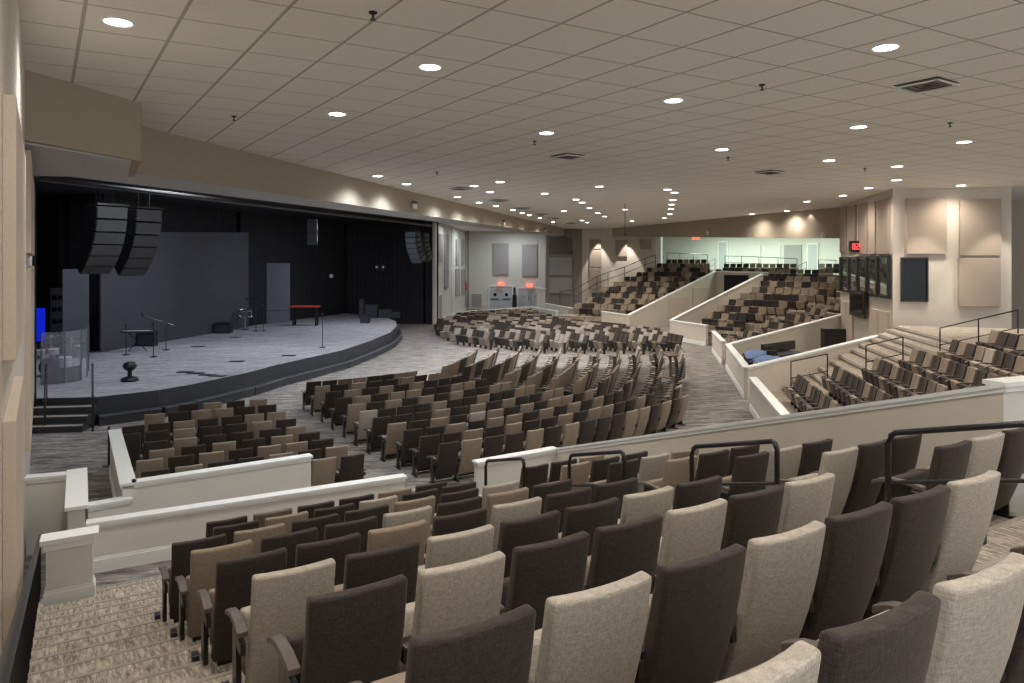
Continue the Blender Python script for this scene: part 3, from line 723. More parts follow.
# F
poly = [V((-4.1, 43.6)), V((0.2, 38.3)), V((7.6, 37.4)), V((9.3, 37.3)), V((8.9, 42.5)), V((4.2, 50.5)), V((1.4, 61.0)), V((-3.6, 57.0)), V((-4.9, 50))]
def inside(p, P_):
    c = False
    for i in range(len(P_)):
        a, b_ = P_[i], P_[i - 1]
        if (a.y > p.y) != (b_.y > p.y) and p.x < (b_.x - a.x) * (p.y - a.y) / (b_.y - a.y) + a.x: c = not c
    return c
for k in range(-2, 20):
    rr = 11.0 + 0.98 * k; th = -0.1
    while th < 1.6:
        p = CC + V((math.cos(th), math.sin(th))) * rr
        if inside(p, poly) and abs((p.x - 2) * 0.6 + (p.y - 50) * .0) >= 0:
            place(p, 0, CC - p, 't' if R.random() < .22 else ('l' if R.random() < .25 else 'd'), None, None)
        th += 0.56 / rr
# T3 right terrace
T3 = [(799, 374, 24.0), (836.6, 365, 23.6), (877, 357, 23.1), (914.5, 348, 22.5), (954, 339, 22.0), (993, 329.5, 21.6), (1030, 321, 21.2)]
T3D = V((-0.19, -0.98)).normalized()
T3P = []
T3c = ['dddtddmdt', 'dtddddtdmd', 'tddtddtdmt', 'tdtdtddtdm', 'dtdtlddtdt', 'tddtddt', 'td']
for r_, (px, py, d) in enumerate(T3):
    p = atd(px, py, d); zf = p.z - UP; T3P.append((p.xy, zf))
    for j in range(len(T3c[r_]) if r_ < 6 else 2):
        q = p.xy + T3D * 0.565 * (j)
        c = T3c[r_][j]
        # seen from the front: left corner in the picture is the sitter's left side
        n = V((-T3D.y, T3D.x)); n = n if n.x < 0 else -n
        u = V((n.y, -n.x))
        tl = q - u * 0.5 if u.dot(T3D) < 0 else q
        place(tl, zf, n, c, '%s seat, %s from the handrail, %s row up the right terrace' % (CN[c], ORD[j], ORD[r_]), 'seats of the right terrace', j == 0, False)
# T1 upper left terrace
T1 = [(576, 303, 56), (587, 297.5, 57.2), (592, 292.5, 58.4), (603, 286.5, 59.6), (614, 281.5, 60.8), (625, 276.5, 62), (637, 272, 63.2), (647, 267.5, 64.4), (657, 263.3, 65.6), (666.5, 259.3, 66.8)]
T1R = [634, 640, 650, 660, 672, 681, 692, 702, 706, 703]
T1P = []
fd = V((-0.55, -0.83)).normalized(); ud = V((0.83, -0.55))
for r_, (px, py, d) in enumerate(T1):
    p = atd(px, py, d); zf = p.z - UP; T1P.append((p.xy, zf)); j = 0
    while True:
        q = p.xy + ud * 0.56 * j
        if scr((q.x, q.y, 0))[0] > T1R[r_]: break
        gap = scr((q.x, q.y, 0))[0]; j += 1
        if 3 < r_ < 8 and abs(gap - (655 + 12 * (r_ - 4))) < 3: continue
        place(q + ud * .5, zf, fd, 't' if R.random() < .45 else 'd', None, None)
# T2 upper right terrace
T2 = [(706, 327, 43.1), (704, 318.5, 43.6), (706, 312, 43.9), (717.5, 305, 44.6), (729.5, 299, 45.2), (741, 293, 46.3), (752.5, 287, 47.4), (763, 281, 48.5), (764, 275.5, 50.0), (716, 269, 63.3), (724, 263.5, 64.4)]
T2R = [735, 742, 750, 763, 786, 812, 832, 838, 838, 838, 838]
T2P = []
fd2 = V((-0.76, -0.65)); ud2 = V((0.65, -0.76))
for r_, (px, py, d) in enumerate(T2):
    p = atd(px, py, d); zf = p.z - UP; T2P.append((p.xy, zf)); j = 0
    fdx = fd2 if r_ < 9 else V((-0.5, -0.86)); udx = ud2 if r_ < 9 else V((0.86, -0.5))
    while True:
        q = p.xy + udx * 0.57 * j
        s_ = scr((q.x, q.y, 0))[0]
        if s_ > T2R[r_] - 4: break
        j += 1
        if r_ == 10 and 796 < s_ < 816: continue
        place(q + udx * .5, zf, fdx, 't' if R.random() < .42 else 'd', None, None)
# wedge rows beside upper right wall
WP = []
for r_, (px, py, d) in enumerate([(745, 329.5, 39.5), (766, 320, 40.5), (787, 313, 41.5), (807, 307, 42.5), (826, 302, 43.5)]):
    p = atd(px, py, d); zf = p.z - UP; WP.append((p.xy, zf))
    n = V((-0.94, 0.34)).normalized(); dd = V((-0.30, -0.95)).normalized()
    dd = V((0.1, -0.995)).normalized(); n = V((-0.995, -0.1)).normalized()
    for j in range(5):
        q = p.xy + dd * 0.56 * j
        # stay clear of the terrace wall
        wv = (w7b - w7a).normalized(); s = (q - w7a).x * wv.y - (q - w7a).y * wv.x
        if s > -0.75: continue
        place(q + dd * .5, zf, n, 'dtddt'[(j + r_) % 5], None, None)

SEATS.sort(key=lambda s: (s[5] is None, math.hypot(s[0], s[1])))
LP = at(670.5, 378, 0)
SEATS = [s for s in SEATS if math.hypot(s[0] - LP.x, s[1] - LP.y) > .62]
named = [s for s in SEATS if s[5]][:300]
rest = [s for s in SEATS if not s[5]] + [s for s in SEATS if s[5]][300:]
for (x, y, z, rot, c, label, group, first, last) in named:
    r_ = empty('theater_seat', label, 'seat', (x, y, z), rot, group)
    cc = c if R.random() < 0.7 or y < 12 else ('t' if c == 'd' else 'd')
    if y < 12 and c == 'd': cc = R.choice('tdt')
    link('backrest', BACK[c], r_)
    cu = link('seat_cushion', CUSH[cc], r_)
    link('armrest', ARM, r_); link('leg', LEG, r_); link('underframe', PAN, r_)
    if last: link('armrest', ARMR, r_); link('leg', LEGR, r_)
    if first and y < 12: link('aisle_light', AL, r_)
big = MB()
lb, lc = back_mesh('d', False), cushion_mb(False, 1.38)
for (x, y, z, rot, c, label, group, first, last) in rest:
    mm = Matrix.Rotation(rot, 3, 'Z'); o = V((x, y, z))
    c2_ = c if R.random() < .7 else ('t' if c == 'd' else 'd')
    big.add([mm @ V(v) + o for v in lb.v], lb.f, CK[c]); big.add([mm @ V(v) + o for v in lc.v], lc.f, CK[c2_])
    big.box(o + mm @ V((-.28, .17, .585)), (0.05, .42, .035), mm, 5)
    big.box(o + mm @ V((-.28, .13, .29)), (0.04, .12, .57), mm, 4)
o = big.obj('distant_theater_seats', [M['dkseat'], M['tanseat'], M['ltseat'], M['mdseat'], M['metal'], M['arm']])
tag(o, 'rows of brown and tan theater seats filling the far sections and upper terraces', 'seats'); o['kind'] = 'stuff'
print('SEATS', len(SEATS), len(named), len(rest))

# ================================================================ TERRACE FLOORS
# near block tiers : strips between the left wall and the long wall
longd = (c2 - c1)
def tier_poly(i, y0, y1, right=None):
    base = nearTL(i, 0) + NF * 0.21
    out = []
    a0, a1 = base + NF * y0, base + NF * y1
    l0 = meet(a0, ROWD, lw(0), V((-0.662, 1))); l1 = meet(a1, ROWD, lw(0), V((-0.662, 1)))
    r0 = meet(a0, ROWD, c1 + V((-.02, 0)), longd); r1 = meet(a1, ROWD, c1 + V((-.02, 0)), longd)
    if right is not None:
        r0 = a0 + ROWD * right; r1 = a1 + ROWD * right
    return [l0, r0, r1, l1]
ft = MB(); nz = MB()
for i in range(-3, 7):
    z = nearZ(i)
    y0, y1 = -0.40, 0.622
    if i == -3: y0 = -3.5
    P_ = tier_poly(i, y0, y1, right=(9.5 if i < 0 else None))
    ft.prism(P_, max(0, z - 0.9), z)
    if i < 6:
        nz.prism(tier_poly(i, y1 - 0.035, y1 + 0.004, right=(9.5 if i < 0 else None)), z - 0.03, z + 0.004)
struct(ft.obj('floor_near_tiers', M['carpetN'])); struct(nz.obj(tn('trim'), M['nosing']))
# stair half treads in the two aisles
st = MB(); sn = MB()
for i in range(-3, 7):
    z1_, z2_ = nearZ(i), nearZ(i + 1) if i < 6 else nearZ(6) - 0.276
    zm = (z1_ + z2_) / 2
    b0 = nearTL(i, 0) + NF * 0.21
    for (ka, kb, isleft) in ((None, -0.12, True), (7.35, 9.15, False)):
        pts_ = []
        for yy in (0.622, 0.622 + 0.5):
            a0 = b0 + NF * yy
            l = meet(a0, ROWD, lw(0), V((-0.662, 1))) if isleft else a0 + ROWD * (ka * .362 * Z)
            kr = kb if i < 4 else kb + (1.0 if isleft else 0)
            rr = a0 + ROWD * (kr * .362 * Z)
            pts_.append((l, rr))
        st.prism([pts_[0][0], pts_[0][1], pts_[1][1], pts_[1][0]], z2_ - .25 if z2_ > .3 else 0, zm)
        a = pts_[1]
        sn.prism([a[0] - NF * .035, a[1] - NF * .035, a[1] + NF * .004, a[0] + NF * .004], zm - .03, zm + .004)
# lower flight past the frontmost row
for s in range(4):
    z = nearZ(6) - 0.276 + 0.0 - 0.138 * s * 1.0
    if z < 0.05: break
    b0 = nearTL(7, 0) + NF * (0.21 - 0.40 + 0.5 * s)
    l0 = meet(b0, ROWD, lw(0), V((-0.662, 1))); l1 = meet(b0 + NF * .5, ROWD, lw(0), V((-0.662, 1)))
    st.prism([l0, b0 + ROWD * .9, b0 + NF * .5 + ROWD * .9, l1], 0, z)
    e0 = l1; e1 = b0 + NF * .5 + ROWD * .9
    sn.prism([e0 - NF * .035, e1 - NF * .035, e1 + NF * .004, e0 + NF * .004], z - .03, z + .004)
struct(st.obj('floor_near_stairs', M['carpetN'])); struct(sn.obj(tn('trim'), M['nosing']))

# right terrace tiers
t3 = MB(); t3n = MB()
n3 = V((-T3D.y, T3D.x)); n3 = n3 if n3.x < 0 else -n3
w8d = w8b - w9b
def w8meet(p): return meet(p, -T3D, w9b + V((0, -.18)), w8d)
for r_, (p, zf) in enumerate(T3P):
    o_ = p + n3 * 0.21
    fr_, bk_ = o_ + n3 * 0.60, o_ - n3 * 0.42
    if r_ == len(T3P) - 1: bk_ = o_ - n3 * 4.0
    A1, B1 = w8meet(fr_), w8meet(bk_)
    if r_ >= 6: B1 = bk_ - T3D * 8.5
    E1, E2 = fr_ + T3D * 11, bk_ + T3D * 11
    t3.prism([A1, E1, E2, B1], 0, max(.02, zf))
    # half step in the aisle with pale riser
    zl = T3P[r_ - 1][1] if r_ else 0
    zm = (zf + zl) / 2
    if zm > 0.05:
        t3.prism([w8meet(fr_ + n3 * .42), fr_ + n3 * .42 - T3D * .25, fr_ - T3D * .25, A1], 0, zm)
        q = w8meet(fr_ + n3 * .42); q2 = fr_ + n3 * .42 - T3D * .25
        t3n.prism([q + n3 * .02, q2 + n3 * .02, q2, q], zm - .1, zm + .01)
    q2 = fr_ - T3D * .25
    t3n.prism([A1 + n3 * .02, q2 + n3 * .02, q2, A1], max(0, zf - .1), zf + .01)
struct(t3.obj('floor_right_terrace', M['carpetN'])); struct(t3n.obj(tn('trim'), M['wnosing']))
# upper right terrace tiers and wedge
t2 = MB()
def clipL(p, u, L0, L1): return meet(p, u, L0, L1 - L0)
for r_, (p, zf) in enumerate(T2P[:9]):
    o_ = p + fd2 * .21; fr_, bk_ = o_ + fd2 * .62, o_ - fd2 * .95
    if r_ == 8: bk_ = o_ - fd2 * 1.0
    right = 3.6 + r_ * 0.8
    a, b1 = fr_ - ud2 * 0.12, bk_ - ud2 * 0.12
    t2.prism([a, fr_ + ud2 * min(right, 11), bk_ + ud2 * min(right + .4, 11), b1], max(0, zf - 1.6), zf)
for r_, (p, zf) in enumerate(T2P[9:]):
    o_ = p + V((-0.5, -0.86)) * .21
    u_ = V((0.86, -0.5)); f_ = V((-0.5, -0.86))
    bk = o_ - f_ * (0.9 if r_ == 0 else 5)
    fr_ = o_ + f_ * .7
    t2.prism([fr_ - u_ * .3, fr_ + u_ * 14, bk + u_ * 14, bk - u_ * .3], zf - 1.2, zf)
struct(t2.obj('floor_upper_right_terrace', M['carpetN']))
t1 = MB()
for r_, (p, zf) in enumerate(T1P):
    o_ = p + fd * .21; fr_, bk_ = o_ + fd * .7, o_ - fd * (.8 if r_ < 9 else 2.0)
    # right end: left entry wall
    ve = v5b - v5a
    rr0 = meet(fr_, ud, v5a - V((.05, 0)), ve); rr1 = meet(bk_, ud, v5a - V((.05, 0)), ve)
    if (rr0 - fr_).dot(ud) < .3 or (rr1 - bk_).dot(ud) < .3 or r_ > 6: rr0, rr1 = fr_ + ud * 4.6, bk_ + ud * 4.6
    t1.prism([fr_ - ud * 1.2, rr0, rr1, bk_ - ud * 1.2], max(0, zf - 1.5), zf)
struct(t1.obj('floor_upper_left_terrace', M['carpetN']))
wd = MB()
for r_, (p, zf) in enumerate(WP):
    n = V((-0.995, -0.1)).normalized(); dd = V((0.1, -0.995)).normalized()
    o_ = p + n * .2
    fr_, bk_ = o_ + n * .8, o_ - n * .9
    x0 = meet(fr_, dd, w7a + V((-.05, .1)), w7b - w7a); x1 = meet(bk_, dd, w7a + V((-.05, .1)), w7b - w7a)
    wd.prism([fr_ - dd * 2.0, x0, x1, bk_ - dd * 2.0], 0, max(.1, zf))
struct(wd.obj('floor_upper_wedge', M['carpetN']))

# ================================================================ HANDRAILS
def loop_rail(i0, i1, h=1.13, hm=0.74, k=8.3):
    pa_, pb_ = nearTL(i0, k) + NF * .08, nearTL(i1, k) + NF * .08
    za_, zb_ = nearZ(0) + 0, 0
    zf = lambda i: EYE - Z * (1 + 0.1803 * i) - UP
    a, b_ = V((pa_.x, pa_.y, zf(i0))), V((pb_.x, pb_.y, zf(i1)))
    dd = (b_ - a).normalized() * .06
    o = MB().tube([a, a + V((0, 0, h - .08)), a + V((0, 0, h - .02)) + dd * .4, a + V((0, 0, h)) + dd, b_ + V((0, 0, h)) - dd, b_ + V((0, 0, h - .02)) - dd * .4, b_ + V((0, 0, h - .08)), b_], 0.024, 10).obj('handrail', M['metal'], smooth=True)
    MB().tube([a + V((0, 0, hm)), b_ + V((0, 0, hm))], 0.016, 8).obj('lower_bar', M['metal'], o)
    for p in (a, b_): MB().lathe(p, [(.05, 0), (.05, .012)], 12).obj('base_flange', M['metal'], o)
    return o
for (i0, i1, nm) in ((0, -0.97, 'black loop handrail at right, nearest the camera, in the near block aisle'), (2, 1, 'second black loop handrail down the near block aisle, before the sloping wall'), (4, 3, 'third black loop handrail down the near block aisle'), (6, 5, 'lowest black loop handrail at the foot of the near block aisle')):
    tag(loop_rail(i0, i1), nm, 'handrail', 'loop handrails in the near aisle')
def rail(name, pts, h, label, r=0.022, mid=0.5, post_each=True):
    o = MB().tube([p + V((0, 0, h)) for p in pts], r, 8).obj(name, M['metal'])
    MB().tube([p + V((0, 0, h * mid)) for p in pts], r * .8, 6).obj('middle_bar', M['metal'], o)
    for p in pts: MB().tube([p, p + V((0, 0, h))], r, 8).obj('post', M['metal'], o)
    return tag(o, label, 'handrail')
def rp(px, py, d, h): 
    p = atd(px, py, d); p.z -= h; return p
rail('handrail', [rp(791, 361.5, 24.4, 1.15), rp(827.5, 354, 24.0, 1.15)], 1.15, 'lowest black handrail of the right terrace stairs, by its front row')
rail('handrail', [rp(866, 345.5, 23.6, 1.1), rp(903, 337, 23.2, 1.1)], 1.1, 'middle black handrail of the right terrace stairs')
rail('handrail', [rp(940, 328, 22.9, 1.1), rp(978.5, 319, 22.4, 1.1), rp(1018, 310, 22.0, 1.1)], 1.1, 'highest black handrail of the right terrace, under the booth tower panels')
rail('handrail', [rp(560, 291, 58.5, 1.2), rp(574, 289.5, 59, 1.2), rp(597, 277, 60.5, 1.1), rp(608, 273, 61, 1.1), rp(624.5, 267.5, 62, 1.1), rp(645, 259, 63.5, 1.1), rp(655.5, 255.5, 64.5, 1.1)], 1.15, 'long sloping handrail up the left side of the upper left terrace', 0.03)
rail('handrail', [rp(667, 253, 68.3, 1.3), rp(680, 253.3, 68.0, 1.3), rp(693.5, 254, 67.6, 1.3), rp(707.5, 254.8, 67, 1.3)], 1.3, 'rear handrail behind the top row of the upper left terrace', 0.03)
rail('handrail', [rp(725, 256, 66, 1.2), rp(741.5, 256.3, 65, 1.2), rp(759, 257, 64, 1.2), rp(778, 257.8, 63, 1.2), rp(797, 258.8, 62, 1.2)], 1.2, 'long rear handrail behind the top row of the upper right terrace', 0.03)
rail('handrail', [rp(818.5, 259.6, 58, 1.2), rp(836, 260.3, 56, 1.2)], 1.2, 'short rear handrail beside the booth tower', 0.03)
rail('handrail', [rp(708.5, 262.5, 64, 1.0), rp(715, 258.5, 66, 1.0)], 1.0, 'small handrail right of the upper left terrace top row', 0.025)
rail('handrail', [rp(798, 266, 60.5, 1.0), rp(806.5, 261.8, 61.5, 1.0)], 1.0, 'small handrail at the end of the upper right terrace top row', 0.025)

# left stair handrail on the wall
def lrail(D, off, zz):
    off = off + 0.09 * (D - 5.0) / 6.0
    p = lw(D); n = V((0.834, 0.552)); return V((p.x + n.x * off, p.y + n.y * off, zz))
def zr(u): return EYE - 0.80 - 0.262 * u
us = [1.2 + i * 0.6 for i in range(20)]
pl = [lrail(u * .834, 0.14, zr(u)) for u in us]
o = MB().tube(pl, 0.028, 10).obj('stair_railing', M['metal'], smooth=True)
tag(o, 'dark metal stair railing along the left wall beside the steps', 'railing')
MB().tube([p - V((0, 0, .80)) for p in pl], 0.018, 6).obj('bottom_rail', M['metal'], o)
bl = MB()
for i in range(76):
    u = 1.3 + i * .15
    p = lrail(u * .834, 0.14, zr(u)); bl.box(p - V((0, 0, .41)), (.014, .05, .78), rz(0.6))
b_ = bl.obj('balusters', M['metal'], o)

# left wall acoustic panels
def lpanel(d0, d1, z0, z1, t, nm, m='panelL', gap=0.0):
    p, q = lw(d0), lw(d1)
    tag(MB().prism(seg_poly(p, q, gap, gap + t), z0, z1).obj('acoustic_panel', M[m], bevel=.01), nm, 'acoustic panel', 'acoustic panels along the left wall')
lpanel(5.15, 8.3, EYE - 0.72, EYE + 1.22, 0.085, 'tall cream acoustic panel on the left wall, nearest the camera')
lpanel(5.15, 7.2, EYE - 3.1, EYE - 1.16, 0.085, 'lower cream acoustic panel on the left wall beside the stair railing')
lpanel(3.0, 4.6, EYE - 1.3, EYE + 1.3, 0.02, 'thin cream acoustic panel at the extreme left edge of the photo')
lpanel(12.0, 17.5, EYE + 0.15, EYE + 1.9, 0.085, 'upper far cream acoustic panel on the left wall near the stage')
lpanel(12.0, 17.5, EYE - 3.2, EYE - 0.1, 0.085, 'lower far cream acoustic panel on the left wall near the stage steps')

# ================================================================ STAGE
SD = 0.83
fr = [(97, 397), (130, 393.3), (159, 390), (190, 384.7), (217, 379), (248, 372.5), (276, 365), (310, 357.5), (343, 350), (370, 341), (390, 332.5), (397, 326), (396, 321.5), (388, 318)]
fp = [at(x, y, SD).xy for x, y in fr]
lft = [at(33, 398.5, SD).xy + V((-.6, 0.1)), at(33, 398.5, SD).xy]
cor = fp[0]
deck = [V((-15.6, 22.3)), V((-14.9, 21.2)) + V((0, 0)), cor] 
st_l = V((-14.35, 21.25))
poly_d = [V((-24.6, 24.5)), V((-17.4, 24.2)), V((-15.3, 21.7)), cor] + fp[1:] + [V((-13.2, 56.6)), V((-17.3, 44.5)), V((-19, 32.4)), V((-25, 36))]
# front edge along steps
sl = at(33, 398.5, SD).xy
poly_d = [V((-24.6, 24.9)), V((-17.2, 24.5)), sl] + fp + [V((-13.2, 56.5)), V((-17.0, 44.4)), V((-18.7, 32.3)), V((-24.9, 35.9))]
dk = MB()
area = poly_d
dk.prism(poly_d, 0.0, SD - 0.03, 1); dk.prism(poly_d, SD - 0.03, SD, 0)
o = dk.mesh('floor_stage', [M['stagef'], M['stagefront']])
for pl_ in o.polygons:
    if abs(pl_.normal.z) < .5: pl_.material_index = 1
struct(link('floor_stage', o))
# toe ledge with pale edge line around stage front
led = MB(); edge = MB()
for p, q in zip(fp[:-2], fp[1:-1]):
    led.prism(seg_poly(p, q, 0, 0.32), 0, 0.30); edge.prism(seg_poly(p, q, 0.30, 0.335), 0.28, 0.31)
struct(led.obj(tn('trim'), M['stagefront'])); struct(edge.obj(tn('trim'), M['greyp']))
# steps to stage
d_ = (cor - sl).normalized(); nn_ = V((d_.y, -d_.x))
stp = MB(); ed = MB()
for k in range(3):
    z = SD - 0.21 * (k + 1)
    stp.prism(seg_poly(sl, cor, 0, 0.32 * (k + 1)), 0, z); ed.prism(seg_poly(sl, cor, 0.32 * (k + 1) - .05, 0.32 * (k + 1) + .01), z - .02, z + .012)
o = stp.obj('stage_steps', M['stagefront']); tag(o, 'black steps with pale edges rising to the stage at left', 'steps')
ed.obj('step_edge', M['wnosing'], o)
for px, nm in ((46.5, 'left handrail post pair of the stage steps'), (92.5, 'right handrail of the stage steps')):
    q = on(sl, cor, px); a = V((q.x, q.y, SD)); b2 = V((q.x + .515, q.y - .857, 0.0))
    o = MB().tube([a, a + V((0, 0, 1.0)), b2 + V((0, 0, 1.0)), b2], 0.03, 8).obj('handrail', M['metal']); tag(o, 'black ' + nm, 'handrail')
    MB().tube([a + V((0, 0, .5)), b2 + V((0, 0, .55))], .02, 6).obj('middle_bar', M['metal'], o)
# ramp post in front of S1 wall
p = at(109, 466, 0.0)
o = MB().tube([p, p + V((0, 0, .95))], .03, 8).obj('rope_post', M['metal']); tag(o, 'thin black post standing left of the walled front section', 'post')
MB().lathe(p, [(.14, 0), (.14, .02), (.04, .04)], 12).obj('base', M['metal'], o)

# line arrays
def line_array(px, py, d, n, w, hgt, curve, yaw, label, m='stagefront', slope0=0.03):
    top = atd(px, py, d)
    T = empty('line_array_speaker', label, 'speaker', top, yaw)
    y = 0.0; z = 0.0; a = slope0; cells = []
    for i in range(n):
        mm = Matrix.Rotation(a, 3, 'X')
        c = V((0, y, z)) + mm @ V((0, 0, -hgt / 2))
        cab = MB().box(c, (w, 0.62, hgt * .985), mm).obj('speaker_cabinet', M['metal'], T, bevel=.02)
        MB().box(c + mm @ V((0, -.33, 0)), (w * .95, 0.03, hgt * .985), mm).obj('grille', M[m], cab)
        MB().box(c + mm @ V((w * .505, 0, 0)), (.012, .5, hgt * .5), mm).obj('side_bracket', M['greyp'], cab)
        e_ = mm @ V((0, 0, -hgt)); y += e_.y; z += e_.z; a += curve
    MB().box((0, 0, 0.06), (w * 1.02, .8, .06)).obj('flying_frame', M['metal'], T)
    MB().tube([(-.2, 0, .06), (-.2, 0, CZ - top.z)], .012, 6).obj('hanging_cable', M['metal'], T)
    MB().tube([(.2, 0, .06), (.2, 0, CZ - top.z)], .012, 6).obj('hanging_cable', M['metal'], T)
    return T
line_array(107, 207, 23.0, 6, 1.0, 0.37, 0.17, math.radians(58), 'left column of the two curved black speaker arrays hung over the stage left', 'grille')
line_array(144, 210, 25.0, 6, 0.95, 0.40, 0.17, math.radians(58), 'right column of the two curved black speaker arrays hung over the stage left', 'grille')
line_array(413, 232, 50.0, 6, 0.9, 0.36, 0.13, math.radians(-28), 'left curved speaker array hung at the right end of the stage', 'greyp')
line_array(421.5, 233, 51.5, 6, 0.9, 0.34, 0.12, math.radians(-28), 'right curved speaker array hung at the right end of the stage', 'greyp')
line_array(312.5, 221, 42.0, 2, 0.55, 0.7, 0.05, math.radians(10), 'small black speaker hung above the stage centre', 'stagefront')

# drums + shield
dc = V((-16.55, 25.4))
T = empty('drum_kit', 'drum kit with bronze cymbals behind the clear shield', 'drum kit', (dc.x, dc.y, SD), 0.3); T.scale = (0.95, 0.95, 1.05)
MB().lathe((0, 0, .32), [(.30, -.22), (.31, 0), (.30, .22)], 20, Matrix.Rotation(math.pi / 2, 3, 'X')).obj('bass_drum', M['stagefront'], T)
for (x, y, z, r_, h) in ((-.35, .1, .78, .17, .16), (.1, .12, .8, .18, .17), (.55, -.05, .45, .21, .32), (-.6, -.3, .6, .19, .13)):
    c_ = MB().lathe((x, y, z), [(r_, -h / 2), (r_, h / 2)], 18).obj('drum', M['door'], T)
    MB().lathe((x, y, z + h / 2), [(r_ * 1.03, 0), (r_ * 1.03, .02)], 18).obj('drum_head', M['white'], c_)
for (x, y, z, r_) in ((-.8, .2, 1.15, .24), (-.1, .5, 1.3, .26), (.65, .3, 1.2, .26), (-.95, -.4, .95, .2), (1.0, 0, 1.05, .22)):
    s_ = MB().tube([(x, y, 0), (x, y, z)], .014, 6).obj('cymbal_stand', M['chrome'], T)
    MB().lathe((x, y, z), [(r_, -.03), (.05, .01), (.03, .04)], 20, Matrix.Rotation(.18, 3, 'X')).obj('cymbal', M['brass'], s_)
T = empty('drum_shield', 'clear acrylic drum shield with curved right side on the stage', 'shield', (0, 0, SD))
sp = [atd(41.5, 383, 23.6).xy, atd(64.8, 382, 23.9).xy, atd(81, 377.5, 24.5).xy, atd(87, 373, 25.2).xy, atd(88.5, 365, 26.5).xy]
for i, (p, q) in enumerate(zip(sp, sp[1:])):
    pa_ = MB().prism(seg_poly(p, q, 0, .025), 0.02, 1.72).obj('acrylic_panel', M['clear'], T)
for p in sp: MB().tube([(p.x, p.y, 0), (p.x, p.y, 1.74)], .028, 6).obj('hinge_strip', M['greyp'], T)
MB().prism(seg_poly(sp[0], sp[1], -.1, -.04), 0, .5).prism(seg_poly(sp[1], sp[2], -.1, -.04), 0, .5).obj('absorber_base', M['stagefront'], T)
# blue lit panel & truss rack
p = atd(38.5, 345, 30)
o = MB().box((p.x, p.y, 2.25), (.5, .1, 1.4)).obj('blue_light_panel', M['bluelit'])
MB().tube([(p.x, p.y, SD), (p.x, p.y, 1.55)], .03, 8).obj('stand', M['metal'], o)
tag(o, 'glowing blue light panel in the dark wing left of the stage', 'light')
T = empty('equipment_rack', 'black equipment tower beside the slate flat at the stage left', 'rack', (xz(57, 0, 30).x, 30.2, SD))
for sx in (-.25, .25):
    for sy in (-.2, .2): MB().tube([(sx, sy, 0), (sx, sy, 3.0)], .03, 6).obj('upright', M['metal'], T)
for k in range(6): MB().box((0, 0, .3 + k * .5), (.5, .42, .3)).obj('rack_unit', M['stagefront'], T, bevel=.01)

# mic / keyboard stands etc
def mic_stand(px, py, h, label, boom=0.0, yaw=0.0):
    p = at(px, py, SD); T = empty('microphone_stand', label, 'microphone stand', p, yaw)
    MB().lathe((0, 0, 0), [(.15, 0), (.15, .025), (.03, .05)], 16).obj('base', M['metal'], T)
    MB().tube([(0, 0, .03), (0, 0, h)], .017, 8).obj('pole', M['metal'], T)
    if boom: 
        MB().tube([(.25 * boom, 0, h - .15), (-.75 * boom, 0, h + .32)], .014, 8).obj('boom_arm', M['chrome'], T)
        MB().lathe((-.78 * boom, 0, h + .33), [(.02, -.1), (.035, .02), (.03, .07)], 10).obj('microphone', M['metal'], T)
    else: MB().lathe((0, 0, h), [(.02, -.05), (.025, .05), (.04, .1), (.03, .15)], 10).obj('microphone', M['metal'], T)
mic_stand(153.5, 357, 1.35, 'boom microphone stand nearest the big charcoal backdrop centre left', 0)
mic_stand(166, 350, 1.3, 'microphone stand with pale boom reaching left, left half of stage', 1.4)
mic_stand(256, 331, 1.35, 'microphone stand left of the red-topped bench', 0)
mic_stand(263.5, 331, 1.55, 'microphone stand with slanted boom in front of the slate flat', 1.3)
mic_stand(322.5, 347.5, 1.5, 'microphone stand alone near the curved stage edge', 0)
mic_stand(126, 355, 1.2, 'thin stand left of the keyboard on the stage', 0)
T = empty('keyboard_stand', 'small keyboard on a folding stand near the charcoal backdrop', 'keyboard', at(137.5, 351, SD), .2)
MB().box((0, 0, .88), (1.3, .34, .09)).obj('keyboard', M['stagefront'], T, bevel=.01); MB().box((0, -.05, .93), (1.15, .18, .012)).obj('keys', M['white'], T)
for s in (-1, 1): MB().tube([(-.4 * s, 0, 0), (.4 * s, 0, .84)], .02, 6).obj('leg', M['metal'], T)
# round stool shapes
def pot(px, py, label, sc_=1.0):
    p = at(px, py, SD)
    T = empty('floor_speaker', label, 'speaker', p)
    MB().lathe((0, 0, 0), [(.34 * sc_, 0), (.36 * sc_, .06), (.30 * sc_, .12), (.1 * sc_, .16)], 20).obj('base', M['metal'], T)
    MB().lathe((0, 0, 0), [(.09 * sc_, .14), (.09 * sc_, .34), (.2 * sc_, .4)], 16).obj('neck', M['metal'], T)
    MB().lathe((0, 0, 0), [(.2 * sc_, .4), (.27 * sc_, .48), (.27 * sc_, .56), (.2 * sc_, .64), (.05, .67)], 20).obj('head', M['metal'], T)
pot(129.8, 381, 'round black pedestal device on its own near the stage front left', .8)
T = empty('round_table', 'small round chrome-topped stand left of the black gap on the stage', 'table', at(245, 329.5, SD))
MB().tube([(0, 0, 0), (0, 0, .75)], .03, 8).obj('pole', M['chrome'], T); MB().lathe((0, 0, 0), [(.25, 0), (.25, .03), (.05, .05)], 16).obj('base', M['metal'], T)
for z_, r_ in ((.78, .42), (1.15, .38)):
    ri = MB(); ri.tube([(r_ * math.cos(t_ * math.pi / 8), r_ * math.sin(t_ * math.pi / 8), z_ + (0.05 if z_ > 1 else 0) * math.sin(t_ * math.pi / 8)) for t_ in range(17)], .045, 8); ri.obj('ring', M['chrome'], T)
MB().tube([(.3, .2, .78), (.3, .2, 1.15)], .02, 6).obj('upright', M['chrome'], T)
